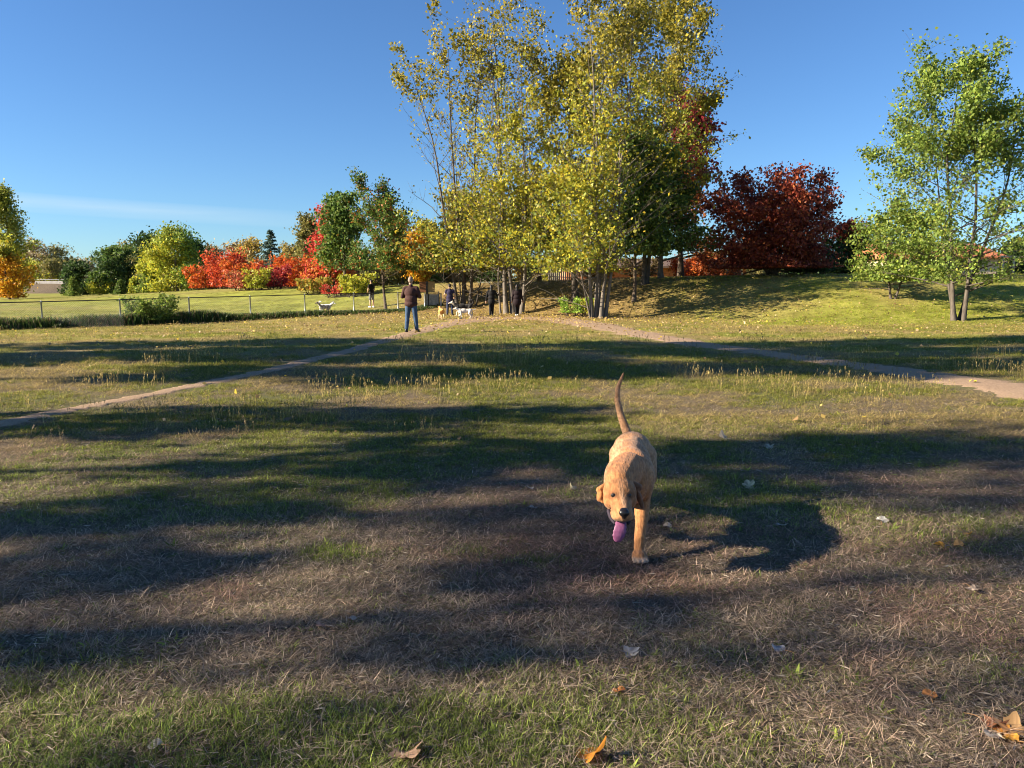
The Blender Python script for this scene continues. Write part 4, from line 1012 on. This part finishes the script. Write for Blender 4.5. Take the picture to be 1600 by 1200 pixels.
def melt(shapes, voxel, smooth=4, fac=.5):
    """one continuous skin over overlapping shapes"""
    mb = MB()
    for V, F in shapes: mb.add(np.array(V), F)
    tmp = bpy.data.objects.new('tmp', mb.mesh('tmp')); COL.objects.link(tmp)
    r = tmp.modifiers.new('r', 'REMESH'); r.mode = 'VOXEL'; r.voxel_size = voxel
    s = tmp.modifiers.new('s', 'SMOOTH'); s.factor = fac; s.iterations = smooth
    me = bpy.data.meshes.new_from_object(tmp.evaluated_get(bpy.context.evaluated_depsgraph_get()))
    bpy.data.objects.remove(tmp)
    me.polygons.foreach_set('use_smooth', np.ones(len(me.polygons), dtype=bool)); me.update()
    return me
def verts_of(me):
    a = np.empty(len(me.vertices) * 3, np.float32); me.vertices.foreach_get('co', a); return a.reshape(-1, 3)
def paint(me, cols, nm='tint'):
    a = me.attributes.new(nm, 'FLOAT_COLOR', 'POINT'); cc = np.ones((len(cols), 4), np.float32); cc[:, :3] = np.clip(cols, 0, 1); a.data.foreach_set('color', cc.ravel())
def chain(pts):
    return [capsule(p[:3], p[3], q[:3], q[3]) for p, q in zip(pts[:-1], pts[1:])]

def coat_mat(name, rough=.8, bump=.8, scale=95, stretch=(1, .22, .55)):
    m, nt, out = new_mat(name)
    a = nt.nodes.new('ShaderNodeAttribute'); a.attribute_name = 'tint'
    p = nt.nodes.new('ShaderNodeBsdfPrincipled'); p.inputs['Roughness'].default_value = rough; p.inputs['Specular IOR Level'].default_value = .2
    p.inputs['Sheen Weight'].default_value = .15
    t = nt.nodes.new('ShaderNodeTexCoord'); mp = nt.nodes.new('ShaderNodeMapping'); mp.inputs['Scale'].default_value = stretch
    n = nt.nodes.new('ShaderNodeTexNoise'); n.inputs['Scale'].default_value = scale; n.inputs['Detail'].default_value = 5
    lnk(nt, t.outputs['Object'], mp.inputs[0]); lnk(nt, mp.outputs[0], n.inputs['Vector'])
    r = nt.nodes.new('ShaderNodeValToRGB'); r.color_ramp.elements[0].position = .3; r.color_ramp.elements[1].position = .7
    r.color_ramp.elements[0].color = (.62, .58, .55, 1); r.color_ramp.elements[1].color = (1.28, 1.28, 1.28, 1)
    mx = nt.nodes.new('ShaderNodeMix'); mx.data_type = 'RGBA'; mx.blend_type = 'MULTIPLY'; mx.inputs['Factor'].default_value = 1
    lnk(nt, n.outputs['Fac'], r.inputs[0]); lnk(nt, a.outputs['Color'], mx.inputs['A']); lnk(nt, r.outputs[0], mx.inputs['B']); lnk(nt, mx.outputs['Result'], p.inputs['Base Color'])
    b = nt.nodes.new('ShaderNodeBump'); b.inputs['Strength'].default_value = bump; b.inputs['Distance'].default_value = .006
    lnk(nt, n.outputs['Fac'], b.inputs['Height']); lnk(nt, b.outputs[0], p.inputs['Normal']); lnk(nt, p.outputs[0], out.inputs[0])
    return m
FUR = coat_mat('short_fur')
SKIN = simple_mat('skin', (.50, .30, .21), .55, .12, 6, .05)
DARKWET = simple_mat('dark_wet_nose', (.012, .011, .012), .3, .2, 40, .1, spec=.5)

# --- the dog walking towards the camera
DX, DY = .69, 4.40
DOG = empty('dog', (DX, DY, float(gz(DX, DY)) + .01))
tag(DOG, 'large tan dog with raised tail and purple tongue trotting towards the camera', 'dog')
Eu = lambda x, y=0, z=0: __import__('mathutils').Euler((x, y, z))
sh = []
sh += [ellipsoid((.005, -.03, .405), (.120, .24, .145), Eu(0, 0, .16)), ellipsoid((.05, .24, .415), (.102, .20, .122), Eu(0, 0, .16)), ellipsoid((.08, .42, .440), (.122, .150, .112))]
sh += [ellipsoid((-.035, -.21, .395), (.112, .11, .135)), capsule((-.03, -.20, .455), .075, (.05, .22, .475), .065), capsule((.05, .2, .475), .06, (.085, .46, .475), .075)]
sh += [ellipsoid((-.115, -.16, .38), (.055, .10, .12)), ellipsoid((.055, -.16, .38), (.055, .10, .12))]
sh += chain([(-.04, -.20, .46, .100), (-.085, -.33, .455, .088), (-.118, -.42, .440, .078)])
# head
HC, HS, HM = np.array([-.125, -.50, .41]), 1.14, np.array([.0, -.012, -.030])
def to_head(shapes): return [((np.array(V) - HC) * HS + HC + HM, F) for V, F in shapes]
hd = [ellipsoid((-.125, -.465, .432), (.078, .088, .068), Eu(.25)), ellipsoid((-.165, -.475, .400), (.038, .05, .045)), ellipsoid((-.085, -.475, .400), (.038, .05, .045)),
       capsule((-.126, -.50, .412), .052, (-.128, -.600, .372), .041), ellipsoid((-.150, -.575, .362), (.030, .055, .032)), ellipsoid((-.106, -.575, .362), (.030, .055, .032)), ellipsoid((-.128, -.615, .378), (.034, .030, .030)),
       ellipsoid((-.155, -.520, .448), (.020, .020, .013)), ellipsoid((-.096, -.520, .448), (.020, .020, .013)),
       capsule((-.127, -.47, .352), .040, (-.130, -.575, .306), .023)]
sh += to_head(hd)
# planted front leg, lifted front leg
sh += chain([(.045, -.17, .37, .062), (.050, -.15, .285, .050), (.030, -.26, .17, .034), (.012, -.325, .115, .031), (.004, -.350, .055, .028)])
sh += [ellipsoid((.0, -.385, .028), (.040, .055, .027))] + [capsule((-.030 + .020 * i, -.40, .026), .014, (-.033 + .022 * i, -.437 - .008 * (i in (1, 2)), .016), .0125) for i in range(4)]
sh += chain([(-.115, -.17, .37, .058), (-.115, -.10, .295, .046), (-.105, -.13, .205, .034), (-.100, -.06, .165, .029), (-.098, .0, .165, .030)])
# hind legs
for s, fwd, lift in ((1, -.10, 0.0), (-1, .16, .02)):
    hx = .085 + s * .068
    sh += chain([(hx, .43, .40, .085), (hx + s * .01, .38 + fwd * .35, .28, .065), (hx, .50 + fwd * .7, .165 + lift, .034), (hx, .47 + fwd * .95, .06 + lift, .029), (hx, .425 + fwd * .95, .028 + lift, .030), (hx, .39 + fwd * .95, .024 + lift, .026)])
# tail
sh += chain([(.080, .53, .475, .034), (.055, .60, .555, .028), (.030, .640, .635, .023), (.012, .655, .72, .020), (.012, .655, .80, .017), (.030, .645, .86, .012), (.045, .635, .905, .007)])
rngf = np.random.default_rng(12)
dm = melt(sh, .0065, 5, .5)
V = verts_of(dm); X, Y_, Z = V.T
Xh, Yh, Zh = ((V - HC - HM) / HS + HC).T
base = np.array([.385, .175, .070]); c = np.tile(base, (len(V), 1))
def blend(c, w, col): return c * (1 - w[:, None]) + np.array(col) * w[:, None]
c = blend(c, .65 * S(np.abs(X - (.01 + .16 * (Y_ + .03))), .03, .10) * S(Y_, -.30, -.12) * S(Z, .25, .38), (.46, .28, .16))
c = blend(c, .55 * S(Y_, .05, .35) * S(Z, .36, .46) * S(-Z, -.60, -.5), (.44, .27, .15))
c = blend(c, .5 * np.exp(-((Y_ + .20) / .07) ** 2) * S(Z, .48, .53), (.36, .14, .045))
c = blend(c, .4 * np.exp(-((Xh + .126) / .010) ** 2) * S(-Yh, .48, .54) * S(Zh, .38, .42), (.55, .40, .26))
c = blend(c, .25 * S(-Yh, .53, .60) * S(-Zh, -.40, -.36), (.48, .31, .17))
c = blend(c, .45 * S(-Yh, .47, .51) * S(np.abs(Xh + .127), .026, .050) * S(Zh, .36, .40), (.27, .105, .038))
c = blend(c, .5 * np.exp(-((Xh + .127) / .007) ** 2) * S(-Yh, .40, .46) * S(Zh, .44, .47), (.30, .13, .05))
for ex in (-.160, -.094): c = blend(c, .9 * np.exp(-(((Xh - ex) / .022) ** 2 + ((Yh + .532) / .03) ** 2 + ((Zh - .436) / .016) ** 2)), (.07, .03, .015))
c = blend(c, .7 * S(-Z, -.040, -.022) * S(-Y_, .405, .43), (.58, .44, .33))
c = blend(c, .9 * S(-Zh, -.352, -.340) * S(Zh, .31, .325) * S(-Yh, .46, .50), (.05, .025, .03))
c = blend(c, .2 * S(Z, .62, .9), (.38, .17, .07))
c *= (1 + .20 * (vnoise(X * 40, Y_ * 12 + Z * 25, 1.0, 4) - .5))[:, None]
paint(dm, c)
link_mesh('body', dm, FUR, DOG)
def fur_over(me, cols, n, length, seed, parent, avoid=None):
    rng = np.random.default_rng(seed); V = verts_of(me)
    me.calc_loop_triangles(); T = np.empty(len(me.loop_triangles) * 3, np.int32); me.loop_triangles.foreach_get('vertices', T); T = T.reshape(-1, 3)
    e1, e2 = V[T[:, 1]] - V[T[:, 0]], V[T[:, 2]] - V[T[:, 0]]; nr = np.cross(e1, e2); ar = np.linalg.norm(nr, axis=1)
    k = rng.choice(len(T), n, p=ar / ar.sum()); nr = nr[k] / (ar[k][:, None] + 1e-12)
    a, b = rng.random(n), rng.random(n); fl = a + b > 1; a[fl], b[fl] = 1 - a[fl], 1 - b[fl]
    P = V[T[k, 0]] + e1[k] * a[:, None] + e2[k] * b[:, None]; cc = cols[T[k, 0]]
    flow = np.array([.1, .9, -.45]) + rng.normal(0, .28, (n, 3)); flow -= nr * (flow * nr).sum(1)[:, None]; flow /= np.linalg.norm(flow, axis=1)[:, None] + 1e-9
    d = flow * .95 + nr * rng.uniform(.10, .32, (n, 1)); L = length * rng.uniform(.5, 1.25, (n, 1)); sd = np.cross(d, nr); sd /= np.linalg.norm(sd, axis=1)[:, None] + 1e-9
    if avoid is not None:
        ok = ~avoid(P); P, d, L, sd, cc, nr = P[ok], d[ok], L[ok], sd[ok], cc[ok], nr[ok]; n = len(P)
    w = .0013; v = np.stack([P - sd * w - nr * .001, P + sd * w - nr * .001, P + d * L - nr * L * .12], 1).reshape(-1, 3)
    cc = np.clip(cc * rng.lognormal(.04, .22, (n, 1)), 0, .8)
    o = link_mesh('fur', mesh_np('fur', v, np.arange(3 * n).reshape(n, 3), True, colors={'tint': np.repeat(cc, 3, 0)}), FUR, parent); tag(o, kind='stuff')
fur_over(dm, c, 60000, .010, 3, DOG, lambda P: (P[:, 1] < -.50) & (rngf.random(len(P)) < .6))
def ear(shapes, col, inner=None):
    me = melt(to_head(shapes), .0045, 3); V = verts_of(me); cc = np.tile(np.array(col), (len(V), 1))
    if inner is not None: cc = blend(cc, S(-V[:, 1], inner[0], inner[0] + .01) * .8, inner[1])
    paint(me, cc); return link_mesh('ear', me, FUR, DOG)
ear([capsule((-.180, -.440, .460), .014, (-.215, -.452, .438), .017), ellipsoid((-.216, -.462, .412), (.012, .020, .028), Eu(0, .25, .3)), capsule((-.217, -.460, .415), .014, (-.204, -.475, .388), .008)], (.36, .15, .05))
ear([capsule((-.072, -.435, .466), .016, (-.036, -.445, .448), .020), ellipsoid((-.034, -.455, .410), (.011, .024, .038), Eu(0, -.3, 0)), capsule((-.034, -.455, .41), .015, (-.020, -.47, .362), .009)], (.20, .085, .04))
for ex in (-.160, -.094):
    me = melt(to_head([ellipsoid((ex, -.5335, .4355), (.0135, .011, .0115))]), .0025, 1); link_mesh('eye', me, DARKWET, DOG)
me = melt(to_head([ellipsoid((-.128, -.642, .386), (.024, .016, .018)), ellipsoid((-.128, -.640, .372), (.012, .012, .014)), ellipsoid((-.128, -.632, .397), (.019, .014, .010))]), .0035, 3)
link_mesh('nose', me, DARKWET, DOG)
TONGUE = simple_mat('purple_tongue', (.24, .075, .165), .5, .15, 25, .2, spec=.5)
def flat_chain(pts, thick):
    out = []
    for (x, y, z, w, tilt) in pts: out.append(ellipsoid((x, y, z), (w, .020, thick), Eu(tilt, 0, 0)))
    return out
me = melt(to_head(flat_chain([(-.130, -.545, .332, .022, .3), (-.131, -.565, .326, .024, .5), (-.134, -.583, .318, .027, .9), (-.137, -.596, .304, .030, 1.25), (-.141, -.602, .288, .032, 1.45), (-.145, -.604, .272, .030, 1.5), (-.148, -.603, .258, .023, 1.5)], .008)), .0045, 3)
link_mesh('tongue', me, TONGUE, DOG)
LIP = simple_mat('dark_lip', (.030, .022, .035), .7, .3, 30, .1)
me = melt(to_head(chain([(-.178, -.50, .352, .010), (-.172, -.535, .330, .010), (-.158, -.560, .314, .008)])), .0035, 2); link_mesh('lip', me, LIP, DOG)
me = melt(to_head(chain([(-.076, -.50, .352, .010), (-.084, -.535, .330, .010), (-.098, -.560, .314, .008)])), .0035, 2); link_mesh('lip', me, LIP, DOG)

# --- people
def cloth(name, col, var=.25, rough=.85, scale=14): return simple_mat(name, col, rough, var, scale, .35)
def hand(w, d, s):
    """palm and five bent fingers from the wrist w along d"""
    w, d = np.array(w, float), np.array(d, float); d /= np.linalg.norm(d); side = np.cross(d, (0, 1, 0)); side /= np.linalg.norm(side) + 1e-9
    out = [capsule(w, .026, w + d * .075, .030)]
    for i, (o_, L) in enumerate(((-.024, .062), (-.008, .075), (.008, .070), (.024, .055))):
        b_ = w + d * .085 + side * o_; m_ = b_ + d * L * .5 + np.array([0, .010, 0]); out += [capsule(b_, .009, m_, .0085), capsule(m_, .0085, m_ + d * L * .4 + np.array([0, .022, 0]), .0075)]
    b_ = w + d * .03 - side * s * .026; out += [capsule(b_, .011, b_ + d * .035 - side * s * .022, .009), capsule(b_ + d * .035 - side * s * .022, .009, b_ + d * .06 - side * s * .020, .008)]
    return out
def person(label, loc, rz, H, arms, legs, hair, top, bottom, shoes, skirt=0.0, hood=False, long_hair=False, sleeves=True, shorts=False, top_len=.80, bulk=1.0, skin=None, extra=None):
    k = H / 1.80; root = empty('person', tuple(loc), rz); tag(root, label, 'person'); sk = skin or SKIN
    up = lambda p: (p[0] * k, p[1] * k, p[2] * k)
    hipz = .90
    body = [ellipsoid(up((0, .012, 1.675)), (.074 * k, .092 * k, .108 * k)), ellipsoid(up((0, .06, 1.63)), (.05 * k, .045 * k, .065 * k)), ellipsoid(up((0, .112, 1.662)), (.014 * k, .022 * k, .02 * k)),
            ellipsoid(up((-.077, 0, 1.665)), (.012 * k, .022 * k, .032 * k)), ellipsoid(up((.077, 0, 1.665)), (.012 * k, .022 * k, .032 * k)),
            capsule(up((0, -.005, 1.44)), .058 * k, up((0, .0, 1.58)), .054 * k), ellipsoid(up((0, 0, 1.27)), (.165 * k, .105 * k, .19 * k)), ellipsoid(up((0, 0, 1.06)), (.14 * k, .10 * k, .15 * k)), ellipsoid(up((0, 0, .93)), (.155 * k, .11 * k, .12 * k)),
            capsule(up((-.15, 0, 1.42)), .055 * k, up((.15, 0, 1.42)), .055 * k)]
    topm, bot, shoe = [], [], []
    B = bulk
    topm += [ellipsoid(up((0, 0, 1.28)), (.19 * k * B, .135 * k * B, .20 * k)), ellipsoid(up((0, -.005, 1.06)), (.185 * k * B, .140 * k * B, .20 * k)), capsule(up((-.155, 0, 1.425)), .068 * k, up((.155, 0, 1.425)), .068 * k), capsule(up((0, -.01, 1.44)), .075 * k, up((0, -.01, 1.49)), .070 * k),
             ellipsoid(up((0, -.005, (top_len + .98) / 2)), (.195 * k * B, .145 * k * B, (1.06 - top_len) * .62 * k))]
    for s, (el, wr) in zip((-1, 1), arms):
        shd = (s * .195, 0, 1.41); body += chain([(*up(shd), .050 * k), (*up(el), .040 * k), (*up(wr), .027 * k)])
        dv = np.array(wr) - np.array(el); body += hand(up(wr), dv, s)
        if sleeves: topm += chain([(*up(shd), .072 * k), (*up(el), .060 * k), (*up(np.array(wr) - dv * .12), .046 * k)])
        else: topm += chain([(*up(shd), .070 * k), (*up(np.array(shd) * .55 + np.array(el) * .45), .058 * k)])
    for s, (hp, kn, an, toe) in zip((-1, 1), legs):
        body += chain([(*up(hp), .082 * k), (*up(kn), .054 * k), (*up(np.array(kn) * .68 + np.array(an) * .32 + np.array([0, -.012, 0])), .056 * k), (*up(an), .038 * k), (*up(toe), .030 * k)])
        if shorts: bot += chain([(*up(hp), .100 * k), (*up(np.array(hp) * .12 + np.array(kn) * .88), .085 * k)])
        else: bot += chain([(*up(hp), .100 * k), (*up(kn), .076 * k), (*up(np.array(kn) * .12 + np.array(an) * .88), .064 * k)])
        a_, t_ = np.array(an), np.array(toe)
        shoe_ = melt([capsule(up(a_ + np.array([0, -.045, -.045])), .040 * k, up(a_ * .4 + t_ * .6 + np.array([0, 0, .005])), .043 * k), capsule(up(a_ * .4 + t_ * .6), .043 * k, up(t_), .036 * k), capsule(up(a_ + np.array([0, -.01, 0])), .047 * k, up(a_ + np.array([0, -.02, -.05])), .046 * k)], .010, 2)
        link_mesh('shoe', shoe_, shoes, root)
    bot += [ellipsoid(up((0, 0, .93)), (.172 * k, .128 * k, .13 * k))]
    link_mesh('body', melt(body, .011, 2), sk, root)
    link_mesh('trousers' if not shorts else 'shorts', melt(bot, .014, 3), bottom, root)
    link_mesh('jacket' if sleeves else 'shirt', melt(topm, .014, 3), top, root)
    hs = [ellipsoid(up((0, -.004, 1.695)), (.080 * k, .096 * k, .098 * k))]
    if long_hair: hs += [ellipsoid(up((0, -.06, 1.60)), (.090 * k, .060 * k, .14 * k)), ellipsoid(up((0, -.075, 1.45)), (.095 * k, .050 * k, .13 * k))]
    else: hs += [ellipsoid(up((0, -.045, 1.66)), (.070 * k, .055 * k, .085 * k))]
    hm = melt(hs, .010, 2)
    link_mesh('hair', hm, hair, root)
    return root
JEANS = cloth('blue_denim', (.038, .075, .145), .35); BROWNJ = cloth('brown_jacket_cloth', (.050, .021, .019), .3); BLACKC = cloth('black_cloth', (.007, .0065, .008), .3); NAVY = cloth('navy_cloth', (.028, .024, .060), .3)
DKJEAN = cloth('dark_denim', (.03, .04, .085), .3); MARC = cloth('dark_wine_cloth', (.013, .006, .009), .3); GREYC = cloth('grey_cloth', (.16, .155, .14), .3); BLKSH = simple_mat('black_leather', (.015, .014, .014), .45, .3, 20, .1); WHSH = simple_mat('white_trainer', (.65, .66, .68), .6, .1, 20, .1)
HGREY = simple_mat('grey_hair', (.26, .19, .15), .7, .3, 60, .3); HBLK = simple_mat('black_hair', (.010, .009, .009), .5, .3, 60, .3)
stand = (((-.09, 0, .90), (-.12, .02, .50), (-.14, -.02, .085), (-.16, .13, .035)), ((.09, 0, .90), (.12, .02, .50), (.14, -.02, .085), (.17, .13, .035)))
g0 = on_ground(643, 519.5)
arms_front = (((-.29, .02, 1.14), (-.12, .24, 1.18)), ((.29, .02, 1.14), (.10, .26, 1.20)))
man = person('balding man in brown jacket and blue jeans standing on the path, back turned', g0, -.12, 1.84, arms_front,
             (((-.09, 0, .90), (-.13, .02, .50), (-.155, -.05, .085), (-.165, .10, .035)), ((.09, 0, .90), (.13, .03, .50), (.16, .08, .085), (.22, .20, .035))), HGREY, BROWNJ, JEANS, BLKSH, bulk=1.12, top_len=.86)
pm = MB(); pm.box((0, 0, 0), (.075, .010, .15)); ph_ = pm.build('phone', BLKSH); ph_.location = (g0[0] - .01 + .03, g0[1] + .34, g0[2] + 1.32); tag(ph_, 'dark handheld device held by the man in the brown jacket', 'phone')
hang = lambda a, b: (((-.25, -.02, 1.13), (-.27 - a, .06, .88)), ((.25, -.02, 1.13), (.27 + b, .06, .88)))
w0 = on_ground(703, 493)
person('person in navy short sleeved top and dark jeans near the gate, back turned', w0, .08, 1.58 / 1.0 * (w0[1] / 38.5), (((-.30, -.05, 1.16), (-.25, .14, 1.00)), ((.30, -.03, 1.16), (.26, .16, 1.02))), stand, HBLK, NAVY, DKJEAN, BLKSH, sleeves=False, top_len=.72, bulk=1.08)
w0 = on_ground(768, 494)
walk = (((-.07, 0, .90), (-.08, .06, .50), (-.06, -.10, .085), (-.06, .05, .035)), ((.07, 0, .90), (.06, .10, .50), (.04, .10, .085), (.05, .25, .035)))
person('long haired woman dressed all in black walking away with one arm out', w0, -.10, 1.56 * (w0[1] / 38.5), (((-.27, -.02, 1.13), (-.31, .02, .88)), ((.30, .10, 1.20), (.42, .30, 1.22))), walk, HBLK, BLACKC, BLACKC, BLKSH, long_hair=True, top_len=.72, bulk=1.05)
w0 = on_ground(808, 494)
person('woman in long dark wine coat and white shoes beside the pale trunks', w0, .05, 1.60 * (w0[1] / 38.5), hang(0.02, .04), walk, HBLK, MARC, BLACKC, WHSH, long_hair=True, top_len=.62, bulk=1.22)
w0 = foot(581, 48.5)
person('man in black shirt and grey shorts standing beyond the fence', w0, .9, 1.76, (((-.26, .02, 1.14), (-.15, .20, 1.02)), ((.26, .02, 1.14), (.15, .20, 1.02))), stand, HBLK, BLACKC, GREYC, WHSH, sleeves=False, shorts=True, top_len=.82)

def small_dog(label, loc, rz, s, cfun, curl=False, head_up=.12, seed=1, tail=True):
    root = empty('dog', tuple(loc), rz); tag(root, label, 'dog')
    sc = lambda *p: tuple(q * s for q in p)
    sh = [ellipsoid(sc(0, .02, .43), sc(.11, .24, .135)), ellipsoid(sc(0, .25, .44), sc(.095, .20, .105)), ellipsoid(sc(0, .38, .46), sc(.105, .12, .10)), ellipsoid(sc(0, -.17, .43), sc(.10, .11, .13)),
          capsule(sc(0, -.19, .48), .085 * s, sc(0, -.36, .55 + head_up), .065 * s), ellipsoid(sc(0, -.41, .58 + head_up), sc(.065, .085, .062)), capsule(sc(0, -.46, .57 + head_up), .042 * s, sc(0, -.56, .545 + head_up), .030 * s)]
    for sx in (-1, 1):
        f_ = .05 * sx
        sh += chain([(*sc(sx * .075, -.15, .40), .055 * s), (*sc(sx * .080, -.13, .28), .042 * s), (*sc(sx * .080, -.16 + f_, .15), .029 * s), (*sc(sx * .08, -.15 + f_, .05), .026 * s), (*sc(sx * .08, -.19 + f_, .024), .028 * s)])
        sh += chain([(*sc(sx * .075, .37, .42), .080 * s), (*sc(sx * .085, .32, .29), .058 * s), (*sc(sx * .085, .45 - f_, .17), .031 * s), (*sc(sx * .085, .42 - f_, .05), .027 * s), (*sc(sx * .085, .37 - f_, .024), .028 * s)])
    if tail:
        if curl: sh += chain([(*sc(0, .47, .52), .035 * s), (*sc(0, .54, .63), .045 * s), (*sc(0, .47, .72), .045 * s), (*sc(0, .38, .70), .035 * s)])
        else: sh += chain([(*sc(0, .48, .50), .030 * s), (*sc(0, .60, .50), .026 * s), (*sc(0, .72, .54), .016 * s)])
    me = melt(sh, .014 * s, 3); V = verts_of(me) / s; paint(me, cfun(V)); link_mesh('body', me, FUR, root)
    for sx in (-1, 1):
        em = melt([capsule(sc(sx * .045, -.39, .63 + head_up), .020 * s, sc(sx * .075, -.40, .60 + head_up + (.09 if curl else -.03)), .012 * s)], .008 * s, 2)
        VV = verts_of(em); paint(em, cfun(VV / s) * .8); link_mesh('ear', em, FUR, root)
    link_mesh('nose', melt([ellipsoid(sc(0, -.588, .552 + head_up), sc(.018, .014, .014))], .006 * s, 1), DARKWET, root)
    return root
def flatc(col): return lambda V: np.tile(np.array(col), (len(V), 1)) * (1 + .15 * (vnoise(V[:, 0] * 9 + V[:, 2] * 9, V[:, 1] * 9, 1, 3) - .5))[:, None]
def tanc(V):
    c = flatc((.58, .30, .09))(V); return c * (1 - S(-V[:, 2], -.30, -.2)[:, None]) + np.array([.66, .50, .28]) * S(-V[:, 2], -.30, -.2)[:, None]
def husk(V):
    c = flatc((.02, .018, .018))(V); w = np.maximum(S(-V[:, 2], -.36, -.28), S(-V[:, 1], .30, .42) * S(-V[:, 2], -.74, -.66)); return c * (1 - w[:, None]) + np.array([.62, .55, .46]) * w[:, None]
def patch(V):
    w = S(fnoise(V[:, 1] + 3, V[:, 2] + V[:, 0], .35, 8), .45, .55)[:, None]; return np.array([.62, .58, .52]) * (1 - w) + np.array([.24, .19, .17]) * w
w0 = on_ground(689, 498); small_dog('golden tan dog standing between the man in jeans and the gate', w0, math.pi + .25, .88, tanc, seed=2, head_up=.03)
w0 = on_ground(724, 498); small_dog('white dog standing side on in front of the black dog', w0, -math.pi / 2 + .12 + math.pi * 0, .86, flatc((.70, .65, .58)), seed=3, head_up=-.02)
w0 = foot(721, 39.4); small_dog('black and white dog with curled tail behind the white dog', w0, -math.pi / 2 + .1, 1.15, husk, curl=True, head_up=.03)
w0 = foot(511, 44.8); small_dog('white dog beyond the fence facing its grey companion', w0, math.pi / 2 - .3, .98, flatc((.74, .72, .68)), curl=True, head_up=.05)
w0 = foot(505, 43.9); small_dog('grey and white patched dog beyond the fence', w0, -math.pi / 2 + .9, .95, patch)
